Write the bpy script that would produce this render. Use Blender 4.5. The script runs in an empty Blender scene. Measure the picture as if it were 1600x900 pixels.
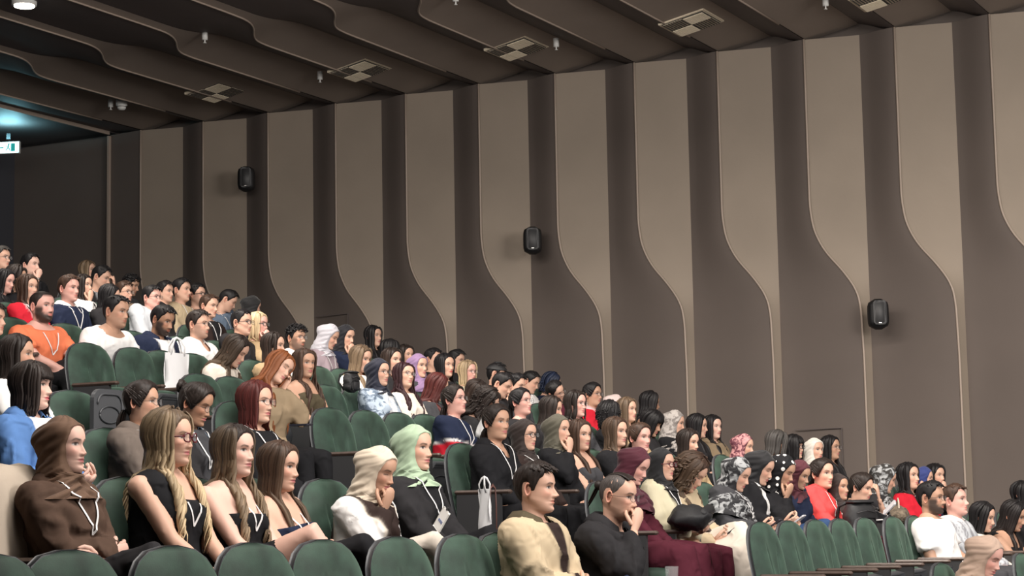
import bpy, math, random
import numpy as np
from mathutils import Vector, Matrix
from mathutils.bvhtree import BVHTree

sc = bpy.context.scene
col = sc.collection
CAMZ = 1.18
# ------------------------------------------------------------------ camera
FPX, YAW, PITCH, ROLL = 2997.2, 0.48745, 0.114731, -0.0187067
def cam_axes():
    cy, sy = math.cos(YAW), math.sin(YAW); cp, sp = math.cos(PITCH), math.sin(PITCH)
    f = np.array([-sy*cp, cy*cp, sp]); r = np.array([cy, sy, 0.0]); u = np.cross(r, f)
    c, s = math.cos(ROLL), math.sin(ROLL)
    return c*r + s*u, -s*r + c*u, f
CR, CU, CF = cam_axes()
cam_data = bpy.data.cameras.new('camera'); cam = bpy.data.objects.new('camera', cam_data)
col.objects.link(cam); sc.camera = cam
cam_data.sensor_width = 36; cam_data.lens = FPX/1600*36; cam_data.clip_end = 200
M = Matrix(((CR[0], CU[0], -CF[0], 0), (CR[1], CU[1], -CF[1], 0), (CR[2], CU[2], -CF[2], CAMZ), (0, 0, 0, 1)))
cam.matrix_world = M
def ray(x, y):
    """direction of the ray through pixel x,y"""
    return CF*FPX + CR*(x-800) + CU*(450-y)
def at_rear(x, y, X):
    """point of that ray at distance X toward the rear of the hall"""
    d = ray(x, y); d = d*(-X/d[0]); return np.array([d[0], d[1], d[2]+CAMZ])
# ------------------------------------------------------------------ world, lights, exposure
w = bpy.data.worlds.new('world'); sc.world = w; w.use_nodes = True
w.node_tree.nodes['Background'].inputs[0].default_value = (0.55, 0.52, 0.5, 1)
w.node_tree.nodes['Background'].inputs[1].default_value = 0.06
def area(name, loc, target, sx, sy, power, color, spread=180):
    l = bpy.data.lights.new(name, 'AREA'); l.spread = math.radians(spread); l.shape = 'RECTANGLE'; l.size = sx; l.size_y = sy
    l.energy = power; l.color = color
    o = bpy.data.objects.new(name, l); col.objects.link(o); o.location = loc
    o.rotation_euler = (Vector(target)-Vector(loc)).to_track_quat('-Z', 'Y').to_euler()
    return o
WARM = (1.0, 0.93, 0.86)
area('house_light', (-4.0, 7.5, 6.0), (-8.0, 12.0, 0.6), 4.0, 5.0, 560, WARM)
area('house_light', (-9.5, 9.0, 6.3), (-11.0, 13.5, 1.5), 5.0, 5.0, 300, WARM)
area('stage_light', (4.5, 9.0, 4.6), (-6.0, 13.0, 1.0), 3.0, 3.0, 700, (1.0, 0.95, 0.9))
area('stage_light', (3.0, 15.0, 4.0), (-6.0, 16.0, 1.6), 2.0, 3.0, 160, (1.0, 0.95, 0.9))
area('side_wall_fill', (-1.5, 15.5, 6.2), (-5.5, 21.0, 0.0), 3.0, 2.0, 90, (1.0, 0.9, 0.78), 120)  # added fill light on the side wall, stands for no fitting
area('lower_wall_fill', (-7.0, 12.6, 6.4), (-7.0, 18.2, -2.0), 12.0, 0.6, 320, (1.0, 0.91, 0.82), 105)  # unseen strip added so the wall grows brighter toward its foot
vs = sc.view_settings
vs.view_transform = 'Standard'; vs.look = 'None'; vs.exposure = 0.30; vs.gamma = 1.0; vs.use_curve_mapping = False

# ------------------------------------------------------------------ materials
def mat(name):
    m = bpy.data.materials.new(name); m.use_nodes = True
    nt = m.node_tree; b = nt.nodes['Principled BSDF']; return m, nt, b
def simple(name, c, rough=0.6, metal=0.0, bump=0.0, bscale=40.0, var=0.0, sheen=0.0, vscale=6.0, emit=0.0, coat=0.0):
    m, nt, b = mat(name)
    b.inputs['Base Color'].default_value = (*c, 1); b.inputs['Roughness'].default_value = rough
    b.inputs['Metallic'].default_value = metal
    if sheen: b.inputs['Sheen Weight'].default_value = sheen; b.inputs['Sheen Roughness'].default_value = 0.4
    if coat: b.inputs['Coat Weight'].default_value = coat
    if emit:
        b.inputs['Emission Color'].default_value = (*c, 1); b.inputs['Emission Strength'].default_value = emit
    if bump or var:
        tc = nt.nodes.new('ShaderNodeTexCoord')
    if var:
        n = nt.nodes.new('ShaderNodeTexNoise'); n.inputs['Scale'].default_value = vscale; n.inputs['Detail'].default_value = 4
        nt.links.new(tc.outputs['Object'], n.inputs['Vector'])
        r = nt.nodes.new('ShaderNodeValToRGB')
        r.color_ramp.elements[0].position = 0.32; r.color_ramp.elements[1].position = 0.7
        r.color_ramp.elements[0].color = (*[v*(1-var) for v in c], 1)
        r.color_ramp.elements[1].color = (*[min(1, v*(1+var)) for v in c], 1)
        nt.links.new(n.outputs['Fac'], r.inputs['Fac']); nt.links.new(r.outputs['Color'], b.inputs['Base Color'])
    if bump:
        n2 = nt.nodes.new('ShaderNodeTexNoise'); n2.inputs['Scale'].default_value = bscale; n2.inputs['Detail'].default_value = 3
        nt.links.new(tc.outputs['Object'], n2.inputs['Vector'])
        bp = nt.nodes.new('ShaderNodeBump'); bp.inputs['Strength'].default_value = bump; bp.inputs['Distance'].default_value = 0.01
        nt.links.new(n2.outputs['Fac'], bp.inputs['Height']); nt.links.new(bp.outputs['Normal'], b.inputs['Normal'])
    return m
def attr_mat(name, rough, bump=0.0, bscale=60.0, sheen=0.0, sss=0.0, spec=0.5, pattern=None):
    m, nt, b = mat(name)
    a = nt.nodes.new('ShaderNodeVertexColor'); a.layer_name = 'Col'
    b.inputs['Roughness'].default_value = rough; b.inputs['Specular IOR Level'].default_value = spec
    src = a.outputs['Color']
    tc = nt.nodes.new('ShaderNodeTexCoord')
    if pattern:
        mix = nt.nodes.new('ShaderNodeMix'); mix.data_type = 'RGBA'
        nt.links.new(src, mix.inputs[6]); mix.inputs[7].default_value = (*pattern[1], 1)
        if pattern[0] == 'dots':
            v = nt.nodes.new('ShaderNodeTexVoronoi'); v.inputs['Scale'].default_value = 17; v.inputs['Randomness'].default_value = 0.35
            nt.links.new(tc.outputs['Object'], v.inputs['Vector'])
            c = nt.nodes.new('ShaderNodeMath'); c.operation = 'LESS_THAN'; c.inputs[1].default_value = 0.27
            nt.links.new(v.outputs['Distance'], c.inputs[0]); nt.links.new(c.outputs[0], mix.inputs[0])
        else:
            v = nt.nodes.new('ShaderNodeTexNoise'); v.inputs['Scale'].default_value = pattern[2]; v.inputs['Detail'].default_value = 5
            v.inputs['Distortion'].default_value = 1.2
            nt.links.new(tc.outputs['Object'], v.inputs['Vector'])
            c = nt.nodes.new('ShaderNodeValToRGB'); c.color_ramp.elements[0].position = 0.46; c.color_ramp.elements[1].position = 0.56
            nt.links.new(v.outputs['Fac'], c.inputs[0]); nt.links.new(c.outputs['Color'], mix.inputs[0])
        src = mix.outputs[2]
    nt.links.new(src, b.inputs['Base Color'])
    if sheen: b.inputs['Sheen Weight'].default_value = sheen
    if sss:
        b.inputs['Subsurface Weight'].default_value = sss; b.inputs['Subsurface Radius'].default_value = (0.012, 0.005, 0.003)
        b.inputs['Subsurface Scale'].default_value = 1.0
    if bump:
        n2 = nt.nodes.new('ShaderNodeTexNoise'); n2.noise_type = 'RIDGED_MULTIFRACTAL'; n2.inputs['Distortion'].default_value = 0.6; n2.inputs['Scale'].default_value = bscale; n2.inputs['Detail'].default_value = 2
        nt.links.new(tc.outputs['Object'], n2.inputs['Vector'])
        bp = nt.nodes.new('ShaderNodeBump'); bp.inputs['Strength'].default_value = bump; bp.inputs['Distance'].default_value = 0.02
        nt.links.new(n2.outputs['Fac'], bp.inputs['Height']); nt.links.new(bp.outputs['Normal'], b.inputs['Normal'])
    return m
MT = {}
MT['skin'] = attr_mat('skin', 0.5, sss=0.0, spec=0.35)
MT['hair'] = attr_mat('hair', 0.52, spec=0.3)
MT['cloth'] = attr_mat('cloth', 0.85, bump=0.9, bscale=11.0, sheen=0.0, spec=0.15)
MT['leather'] = attr_mat('leather', 0.4, bump=0.9, bscale=11.0, spec=0.5)
MT['tiedye'] = attr_mat('tie_dye_cloth', 0.85, bump=0.2, sheen=0.05, spec=0.2, pattern=('noise', (0.42, 0.5, 0.6), 16))
MT['scarf'] = attr_mat('scarf', 0.7, bump=0.5, bscale=9.0, sheen=0.15, spec=0.25)
MT['dots'] = attr_mat('dotted_scarf', 0.8, pattern=('dots', (0.85, 0.83, 0.8)), spec=0.2)
MT['greyprint'] = attr_mat('grey_print_scarf', 0.7, pattern=('noise', (0.33, 0.34, 0.35), 14), spec=0.2)
MT['floralgrey'] = attr_mat('floral_grey_scarf', 0.7, pattern=('noise', (0.2, 0.18, 0.17), 22), spec=0.2)
MT['floralpink'] = attr_mat('floral_pink_scarf', 0.7, pattern=('noise', (0.5, 0.25, 0.25), 20), spec=0.2)
MT['velvet'] = simple('green_velvet', (0.019, 0.042, 0.029), 0.75, var=0.55, vscale=7.0, sheen=0.42, bump=0.08, bscale=160)
MT['velvet'].node_tree.nodes['Principled BSDF'].inputs['Sheen Tint'].default_value = (0.36, 0.58, 0.45, 1)
MT['shell'] = simple('grey_plastic_shell', (0.055, 0.058, 0.064), 0.42, bump=0.1, bscale=300)
MT['armwood'] = simple('armrest_wood', (0.075, 0.05, 0.04), 0.35, var=0.2, vscale=20)
MT['steel'] = simple('dark_steel', (0.03, 0.03, 0.032), 0.5)
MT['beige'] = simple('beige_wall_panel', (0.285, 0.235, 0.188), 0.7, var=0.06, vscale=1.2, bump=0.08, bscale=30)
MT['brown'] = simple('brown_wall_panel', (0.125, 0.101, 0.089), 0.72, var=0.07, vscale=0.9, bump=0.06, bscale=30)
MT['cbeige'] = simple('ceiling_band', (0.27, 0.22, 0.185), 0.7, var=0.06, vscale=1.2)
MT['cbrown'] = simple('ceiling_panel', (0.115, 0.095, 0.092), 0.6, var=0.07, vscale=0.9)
MT['trim'] = simple('panel_edge', (0.36, 0.29, 0.24), 0.5)
MT['carpet'] = simple('carpet', (0.02, 0.02, 0.024), 0.95, var=0.3, vscale=40)
MT['vent'] = simple('vent_metal', (0.78, 0.68, 0.52), 0.5)
MT['ventdark'] = simple('vent_gap', (0.05, 0.045, 0.04), 0.8)
MT['black'] = simple('black_plastic', (0.006, 0.006, 0.007), 0.55, bump=0.1, bscale=400)
MT['white'] = simple('white_plastic', (0.7, 0.7, 0.68), 0.5)
MT['ribbon'] = simple('white_ribbon', (0.75, 0.74, 0.74), 0.7)
MT['tote'] = simple('white_canvas', (0.75, 0.75, 0.76), 0.8, bump=0.5, bscale=7)
MT['ink'] = simple('dark_ink', (0.03, 0.03, 0.05), 0.8)
MT['inkblue'] = simple('grey_blue_ink', (0.15, 0.18, 0.3), 0.8)
MT['bagbrown'] = simple('brown_leather', (0.11, 0.05, 0.042), 0.4)
MT['backpack'] = simple('black_nylon', (0.015, 0.015, 0.017), 0.6, bump=0.6, bscale=10)
MT['khaki'] = simple('beige_cloth', (0.42, 0.35, 0.28), 0.8, bump=0.4, bscale=12)
MT['fur'] = simple('mottled_fur', (0.14, 0.11, 0.08), 0.9, var=0.6, vscale=25, bump=1.0, bscale=60)
MT['phone'] = simple('dark_phone', (0.02, 0.02, 0.03), 0.25, coat=0.5)
MT['phonelight'] = simple('pale_phone', (0.5, 0.5, 0.53), 0.3)
MT['screen'] = simple('lit_screen', (0.5, 0.55, 0.7), 0.3, emit=0.4)
MT['frame_black'] = simple('black_frame', (0.012, 0.01, 0.012), 0.3)
MT['frame_red'] = simple('burgundy_frame', (0.10, 0.012, 0.02), 0.3)
MT['frame_metal'] = simple('metal_frame', (0.045, 0.03, 0.028), 0.35, metal=0.3)
MT['silver'] = simple('silver', (0.5, 0.48, 0.46), 0.3, metal=0.9)
m, nt, b = mat('lens_glass'); MT['lens'] = m
b.inputs['Base Color'].default_value = (1, 1, 1, 1); b.inputs['Roughness'].default_value = 0.03; b.inputs['Alpha'].default_value = 0.10
MT['exit'] = simple('exit_sign_face', (0.55, 0.95, 1.0), 0.4, emit=3.0)
MT['exitgreen'] = simple('exit_sign_green', (0.02, 0.32, 0.3), 0.4, emit=0.6)
MT['lamp'] = simple('lamp_face', (1.0, 0.93, 0.75), 0.4, emit=14.0)

# ------------------------------------------------------------------ mesh helpers
def link(name, me, parent=None, loc=None):
    o = bpy.data.objects.new(name, me); col.objects.link(o)
    if parent is not None: o.parent = parent
    if loc is not None: o.location = loc
    return o
def empty(name, loc, rz=0.0):
    o = bpy.data.objects.new(name, None); o.empty_display_size = 0.1; col.objects.link(o)
    o.location = loc; o.rotation_euler = (0, 0, rz); return o
def tag(o, label=None, cat=None, group=None, kind=None):
    if label: o['label'] = label
    if cat: o['category'] = cat
    if group: o['group'] = group
    if kind: o['kind'] = kind
    return o
def to_mesh(name, V, Fc, material, C=None, smooth=True):
    me = bpy.data.meshes.new(name)
    me.from_pydata([tuple(v) for v in V], [], [tuple(f) for f in Fc])
    if C is not None:
        a = me.color_attributes.new('Col', 'FLOAT_COLOR', 'POINT')
        c4 = np.ones((len(V), 4), dtype=np.float32); c4[:, :3] = C
        a.data.foreach_set('color', c4.ravel())
    if smooth: me.polygons.foreach_set('use_smooth', [True]*len(me.polygons))
    if isinstance(material, (list, tuple)):
        for mm in material: me.materials.append(mm)
    else: me.materials.append(material)
    return me
class Geo:
    def __init__(s): s.V = []; s.F = []; s.C = []; s.n = 0
    def add(s, V, F, c=None):
        V = np.asarray(V, float); s.V.append(V)
        s.F += [tuple(i+s.n for i in f) for f in F]; s.n += len(V)
        if c is None: c = (0.5, 0.5, 0.5)
        c = np.asarray(c, float)
        s.C.append(np.tile(c, (len(V), 1)) if c.ndim == 1 else c)
        return s
    def arr(s): return np.concatenate(s.V), s.F, np.concatenate(s.C)
    def mesh(s, name, material, col_=False, smooth=True):
        V, F, C = s.arr(); return to_mesh(name, V, F, material, C if col_ else None, smooth)
def grid_faces(nr, nc, closed=True, flip=False):
    F = []
    for i in range(nr-1):
        for j in range(nc if closed else nc-1):
            a = i*nc+j; b_ = i*nc+(j+1) % nc; c = (i+1)*nc+(j+1) % nc; d = (i+1)*nc+j
            F.append((a, d, c, b_) if flip else (a, b_, c, d))
    return F
def boxg(c, s, R=None):
    x, y, z = s[0]/2, s[1]/2, s[2]/2
    V = np.array([(-x,-y,-z),(x,-y,-z),(x,y,-z),(-x,y,-z),(-x,-y,z),(x,-y,z),(x,y,z),(-x,y,z)])
    if R is not None: V = V @ np.asarray(R).T
    return V+np.array(c), [(0,3,2,1),(4,5,6,7),(0,1,5,4),(1,2,6,5),(2,3,7,6),(3,0,4,7)]
def rbox(c, s, r=0.01, R=None):
    """box with chamfered vertical edges and top"""
    x, y, z = s[0]/2, s[1]/2, s[2]/2
    ring = lambda k: [(-x+r-k,-y+0-k+k),(x-r,-y),(x,-y+r),(x,y-r),(x-r,y),(-x+r,y),(-x,y-r),(-x,-y+r)]
    def rg(inset, zz):
        xx, yy = x-inset, y-inset; rr = max(r-inset*0.3, r*0.4)
        return [(-xx+rr,-yy,zz),(xx-rr,-yy,zz),(xx,-yy+rr,zz),(xx,yy-rr,zz),(xx-rr,yy,zz),(-xx+rr,yy,zz),(-xx,yy-rr,zz),(-xx,-yy+rr,zz)]
    V = np.array(rg(r*0.7,-z)+rg(0,-z+r)+rg(0,z-r)+rg(r*0.7,z))
    F = [(j+8*i, (j+1)%8+8*i, (j+1)%8+8*(i+1), j+8*(i+1)) for i in range(3) for j in range(8)]
    F += [tuple(range(7,-1,-1)), tuple(range(24,32))]
    if R is not None: V = V @ np.asarray(R).T
    return V+np.array(c), F
def tubeg(P, r, n=8, caps=True, flat=1.0, nrm=None):
    """tube along points P with radii r (scalar/array); rounded caps by extra rings"""
    P = np.asarray(P, float); m_ = len(P); r = np.full(m_, r, float) if np.isscalar(r) else np.asarray(r, float)
    if caps:
        d0 = P[0]-P[1]; d0 /= np.linalg.norm(d0)+1e-9; d1 = P[-1]-P[-2]; d1 /= np.linalg.norm(d1)+1e-9
        P = np.vstack([P[0]+d0*r[0]*0.95, P[0]+d0*r[0]*0.6, P, P[-1]+d1*r[-1]*0.6, P[-1]+d1*r[-1]*0.95])
        r = np.concatenate([[r[0]*0.3, r[0]*0.8], r, [r[-1]*0.8, r[-1]*0.3]]); m_ += 4
    T = np.gradient(P, axis=0); T /= np.linalg.norm(T, axis=1)[:, None]+1e-9
    if nrm is None:
        up = np.array([0, 0, 1.0]) if abs(T[0][2]) < 0.9 else np.array([1.0, 0, 0])
    V = []
    if nrm is None:
        a = np.cross(T[0], up); a /= np.linalg.norm(a)
    ang = np.arange(n)*2*math.pi/n; ca, sa = np.cos(ang), np.sin(ang)
    for i in range(m_):
        if nrm is not None:
            nn = nrm[min(max(i-(2 if caps else 0), 0), len(nrm)-1)]
            a_ = np.cross(nn, T[i]); a_ /= np.linalg.norm(a_)+1e-9; b_ = np.cross(T[i], a_)
            V.append(P[i]+r[i]*(ca[:, None]*a_+flat*sa[:, None]*b_))
        else:
            a = a-T[i]*np.dot(a, T[i]); a /= np.linalg.norm(a)+1e-9; b_ = np.cross(T[i], a)
            V.append(P[i]+r[i]*(ca[:, None]*a+flat*sa[:, None]*b_))
    V = np.concatenate(V); F = grid_faces(m_, n)
    F += [tuple(range(n-1, -1, -1)), tuple(range((m_-1)*n, m_*n))]
    return V, F
def sphg(c, r, nu=12, nv=8):
    V = []
    for i in range(1, nv):
        t = math.pi*i/nv
        for j in range(nu):
            p = 2*math.pi*j/nu; V.append((math.sin(t)*math.cos(p), math.sin(t)*math.sin(p), math.cos(t)))
    V += [(0, 0, 1), (0, 0, -1)]; V = np.array(V)*np.array(r)+np.array(c)
    F = [(b_, a, d, e) for (a, b_, e, d) in [(i*nu+j, i*nu+(j+1)%nu, (i+1)*nu+(j+1)%nu, (i+1)*nu+j) for i in range(nv-2) for j in range(nu)]]
    F = [(i*nu+j, (i+1)*nu+j, (i+1)*nu+(j+1)%nu, i*nu+(j+1)%nu) for i in range(nv-2) for j in range(nu)]
    t, b_ = len(V)-2, len(V)-1
    F += [(t, j, (j+1)%nu) for j in range(nu)] + [(b_, (nv-2)*nu+(j+1)%nu, (nv-2)*nu+j) for j in range(nu)]
    return V, F
def part(name, V, F, material, parent=None, smooth=False):
    return link(name, to_mesh(name, V, F, material, None, smooth), parent)
def sstep(a, b_, x):
    t = np.clip((np.asarray(x, float)-a)/(b_-a), 0, 1); return t*t*(3-2*t)

# ------------------------------------------------------------------ setting
PER = 1.0858; X0 = 16.99; WY = 21.0; CZ = 5.386+CAMZ; VAL = 0.575
# wall: one saw-tooth bay each: dark panel, edge trim, light panel
def lip_shift(z):   # offset of the lip toward the valley, fraction of a bay, z above the camera
    zz = z-CAMZ
    k = [(9, 0), (3.40, 0), (3.13, .035), (2.88, .145), (2.63, .345), (2.40, .485), (2.19, .52), (1.65, .533), (-3, .537)]
    xs = [a[0] for a in k][::-1]; ys = [a[1] for a in k][::-1]
    return np.interp(zz, xs, ys)
def lip_shift_s(z): return sum(lip_shift(z+d) for d in (-.09, -.045, 0, .045, .09))/5
def depth(z): return 0.13-0.07*lip_shift_s(z)/0.537
zs = np.concatenate([np.linspace(CZ, CAMZ+3.6, 4), np.linspace(CAMZ+3.5, CAMZ+2.0, 30), np.linspace(CAMZ+1.6, -1.5, 4)])
wall = struct_wall = None
g_lip, g_light, g_dark = [], [], []
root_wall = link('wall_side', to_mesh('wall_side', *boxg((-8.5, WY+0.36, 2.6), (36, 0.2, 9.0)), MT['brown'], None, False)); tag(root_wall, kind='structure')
for i in range(0, 16):
    xl = X0-PER*i; xv = xl-VAL*PER; xn = X0-PER*(i-1) # valley of bay i, and lip of bay to the rear
    # light panel from lip to valley, curved into next dark panel at the valley
    for nm, in (('light_panel',),):
        V = []; us = np.linspace(0, 1, 7)
        for z in zs:
            a = xl-PER*lip_shift_s(z); yl = WY; yv = WY+depth(z)+0.0
            for u in us:
                V.append((-(a+(xv-a)*u), WY+0.02+(WY+0.13-WY)*u-(0.13-depth(z))*0, z))
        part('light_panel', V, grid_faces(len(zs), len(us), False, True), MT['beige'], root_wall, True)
    V = []; us = np.linspace(0, 1, 9)   # dark panel: from valley of this bay to the lip of the bay nearer the stage
    for z in zs:
        b_ = X0-PER*(i+1)-PER*lip_shift_s(z)
        for u in us:
            d = WY+0.15-0.15*sstep(0.0, 1.0, u)**0.8
            V.append((-(xv+(b_-xv)*u), d, z))
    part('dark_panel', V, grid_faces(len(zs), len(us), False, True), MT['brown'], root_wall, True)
    P = [(-(xl-PER*lip_shift_s(z)), WY+0.0, z) for z in zs]
    part('edge_trim', *tubeg(P, 0.014, 6, False), MT['trim'], root_wall, True)
# first dark panel and the flat part of the wall behind
V = []; us = np.linspace(0, 1, 3)
for z in zs:
    b_ = X0-PER*lip_shift_s(z)
    for u in us: V.append((-(17.58+(b_-17.58)*u), WY+0.06-0.06*u, z))
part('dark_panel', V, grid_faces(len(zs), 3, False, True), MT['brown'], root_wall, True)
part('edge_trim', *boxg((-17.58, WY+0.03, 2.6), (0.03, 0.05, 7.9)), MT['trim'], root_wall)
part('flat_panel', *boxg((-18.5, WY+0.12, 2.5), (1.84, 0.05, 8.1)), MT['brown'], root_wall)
# hatches in the lower dark panels (faint recessed access doors)
for (x, y, wd, ht) in ((515, 492, 0.55, 1.0), (1275, 670, 0.6, 1.1)):
    d = ray(x, y); d = d*((WY-0.0)/d[1])
    cx, cz = d[0], d[2]+CAMZ-ht/2
    h = empty('access_hatch', (cx, WY+.012, cz), math.radians(-8.6)); h.parent = root_wall
    part('hatch_joint', *boxg((0, 0.04, ht/2), (wd, 0.012, 0.008)), MT['cbrown'], h)
    part('hatch_joint', *boxg((wd/2, 0.04, 0), (0.008, 0.012, ht)), MT['cbrown'], h)
rear = part('wall_rear', *boxg((-19.45, 9, 2.5), (0.1, 26, 9.0)), simple('rear_wall', (0.05, 0.05, 0.06), 0.7)); tag(rear, kind='structure')
fr = part('wall_front', *boxg((6.5, 9, 2.5), (0.1, 26, 9.0)), MT['cbrown']); tag(fr, kind='structure')
nr_ = part('wall_near', *boxg((-6.5, -3.5, 2.5), (27, 0.1, 9.0)), MT['cbrown']); tag(nr_, kind='structure')
# ceiling: the same saw-tooth turned over; lips hang down and swing toward the stage between y 17.7 and 16.8
def cshift(y):
    s = np.interp(y, [16.4, 16.8, 17.0, 17.2, 17.45, 17.65, 17.9], [.46, .45, .40, .30, .13, .03, 0])
    return s
def cshift_s(y): return sum(cshift(y+d) for d in (-.08, -.04, 0, .04, .08))/5
def cdepth(y): return 0.12-0.10*cshift_s(y)/0.46
ceil = link('ceiling', to_mesh('ceiling', *boxg((-6.5, 9, CZ+0.55), (27, 26, 0.2)), MT['cbrown'], None, False)); tag(ceil, kind='structure')
ys = np.concatenate([np.linspace(WY+0.15, 18.2, 4), np.linspace(18.0, 16.4, 28), np.linspace(15.5, -3.5, 5)])
for i in range(0, 16):
    xl = X0-PER*i; xv = xl-VAL*PER
    V = []; us = np.linspace(0, 1, 5)
    for y in ys:
        a = xl-PER*cshift_s(y)
        for u in us: V.append((-(a+(xv-a)*u), y, CZ+0.012+cdepth(y)*u))
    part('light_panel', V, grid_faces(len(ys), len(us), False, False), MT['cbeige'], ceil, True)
    V = []; us = np.linspace(0, 1, 7)
    for y in ys:
        b_ = X0-PER*(i+1)-PER*cshift_s(y)
        for u in us: V.append((-(xv+(b_-xv)*u), y, CZ+(0.015+cdepth(y))*(1-sstep(0, 1, u)**0.8)))
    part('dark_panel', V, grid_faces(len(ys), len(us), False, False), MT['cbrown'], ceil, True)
    P = [(-(xl-PER*cshift_s(y)), y, CZ) for y in ys if y < WY+.01]
    part('edge_trim', *tubeg(P, 0.011, 6, False), MT['trim'], ceil, True)
V = []
for y in ys:
    b_ = X0-PER*cshift_s(y)
    for u in (0, .5, 1): V.append((-(17.56+(b_-17.56)*u), y, CZ+0.05-0.05*u))
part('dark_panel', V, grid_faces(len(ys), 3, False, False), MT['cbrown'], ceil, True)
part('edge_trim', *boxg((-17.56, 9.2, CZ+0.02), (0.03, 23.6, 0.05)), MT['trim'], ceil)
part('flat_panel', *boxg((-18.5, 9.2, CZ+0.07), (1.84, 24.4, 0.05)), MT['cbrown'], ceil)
# stepped floor: tread of every row
def row_x(k): return 4.4+1.05*k
def floor_z(k): return 0.276*row_x(k)-1.17
fl = part('floor', *boxg((-6.5, 9, -2.2), (27, 26, 0.1)), MT['carpet']); tag(fl, kind='structure')
for k in range(-4, 14):
    z = floor_z(k)
    part('tread', *boxg((-(row_x(k)-0.18), 9, z-0.6), (1.05, 25, 1.2)), MT['carpet'], fl)
part('tread', *boxg((2.9, 9, floor_z(-4)-0.8), (7.0, 25, 1.0)), MT['carpet'], fl)
# aisle steps (half-height) between the two blocks
for k in range(-2, 13):
    part('step', *boxg((-(row_x(k)-0.18-0.78), 10.25, floor_z(k)-0.6+0.145), (0.5, 1.2, 1.2)), MT['carpet'], fl)

def ceil_pt(x, y, h=0.0):
    d = ray(x, y); d = d*((CZ-CAMZ-h)/d[2]); return (d[0], d[1], CZ-h)
vl = {562: 'tan square ceiling vent over the wall speaker side, third from the left', 807: 'tan square ceiling vent in the band fourth from the left',
      1080: 'largest tan square ceiling vent, near the top right', 338: 'faint leftmost ceiling vent near the rear'}
def vent(px, py, label):
    x, y, z = ceil_pt(px, py, -0.055)
    t = tag(empty('ceiling_vent', (x, y, z)), label, 'vent', 'square vents in the ceiling bands'); t.rotation_euler = (0, -0.19, 0)
    part('frame', *boxg((0, 0, -0.005), (0.56, 0.62, 0.03)), MT['vent'], t)
    part('backing', *boxg((0, 0, -0.022), (0.50, 0.56, 0.01)), MT['ventdark'], t)
    # four quadrants of slats, turned alternately
    for qx in (-1, 1):
        for qy in (-1, 1):
            q = part('louvre', *boxg((qx*0.125, qy*0.14, -0.028), (0.235, 0.265, 0.004)), MT['vent'] if qx*qy > 0 else MT['ventdark'], t)
            for s in range(8):
                off = -0.11+s*0.031
                if qx*qy < 0: part('slat', *boxg((qx*0.125, qy*0.14+off*1.1, -0.036), (0.235, 0.014, 0.012)), MT['vent'], t)
                else: part('slat', *boxg((qx*0.125+off, qy*0.14, -0.034), (0.010, 0.265, 0.008)), MT['ventdark'], t)
    return t
vent(1080, 34, 'tan square ceiling vent at top right, the nearest whole one')
vent(807, 74, 'tan square ceiling vent above the middle wall speaker')
vent(562, 108, 'tan square ceiling vent in the band above the fifth light wall panel')
vent(338, 142, 'dim tan ceiling vent farthest to the rear, beside the smoke detector')
vent(1375, -6, 'tan ceiling vent cut off by the top edge of the picture')
def sprinkler(px, py, label):
    x, y, z = ceil_pt(px, py, 0.0)
    t = tag(empty('fire_sprinkler', (x, y, z+0.05)), label, 'sprinkler', 'white ceiling sprinklers')
    part('escutcheon', *tubeg([(0, 0, 0.05), (0, 0, -0.052)], 0.034, 10, False), MT['white'], t, True)
    part('stem', *tubeg([(0, 0, -0.052), (0, 0, -0.085)], 0.008, 6, False), MT['white'], t, True)
    part('deflector', *tubeg([(0, 0, -0.085), (0, 0, -0.090)], 0.020, 8, False), MT['white'], t, True)
sprinkler(1290, 9, 'small white sprinkler high at right, left of the cut-off vent')
sprinkler(869, 73, 'small white sprinkler just right of the vent above the middle speaker')
sprinkler(712, 2, 'small white sprinkler at the top edge of the picture, centre')
sprinkler(500, 124, 'small white sprinkler left of a vent, over the fourth light wall panel')
sprinkler(320, 62, 'small white sprinkler alone in the dark ceiling, upper left')
sprinkler(173, 167, 'tiny sprinkler next to the round smoke detector')
x, y, z = ceil_pt(190, 165)
t = tag(empty('smoke_detector', (x, y, z+0.06)), 'round white smoke detector on the rear ceiling, upper left', 'detector')
part('base', *tubeg([(0, 0, 0.02), (0, 0, -0.06)], 0.075, 16, False), MT['white'], t, True)
part('chamber', *tubeg([(0, 0, -0.06), (0, 0, -0.10), (0, 0, -0.12)], [0.06, 0.055, 0.035], 16, False), MT['white'], t, True)
part('grille', *tubeg([(0, 0, -0.072), (0, 0, -0.08)], 0.061, 16, False), MT['ventdark'], t, True)
# downlight
x, y, z = ceil_pt(38, 4)
t = tag(empty('ceiling_downlight', (x, y, z)), 'glaring round ceiling downlight in the top left corner', 'ceiling lamp')
part('housing', *tubeg([(0, 0, 0.1), (0, 0, -0.03)], 0.13, 20, False), MT['white'], t, True)
part('lamp_face', *tubeg([(0, 0, -0.03), (0, 0, -0.045)], 0.105, 20, False), MT['lamp'], t, True)
pl = bpy.data.lights.new('downlight_glow', 'SPOT'); pl.energy = 60; pl.color = (1, .93, .8); pl.spot_size = 2.4; pl.shadow_soft_size = 0.1
po = bpy.data.objects.new('downlight_glow', pl); col.objects.link(po); po.parent = t; po.location = (0, 0, -0.08)
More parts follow.
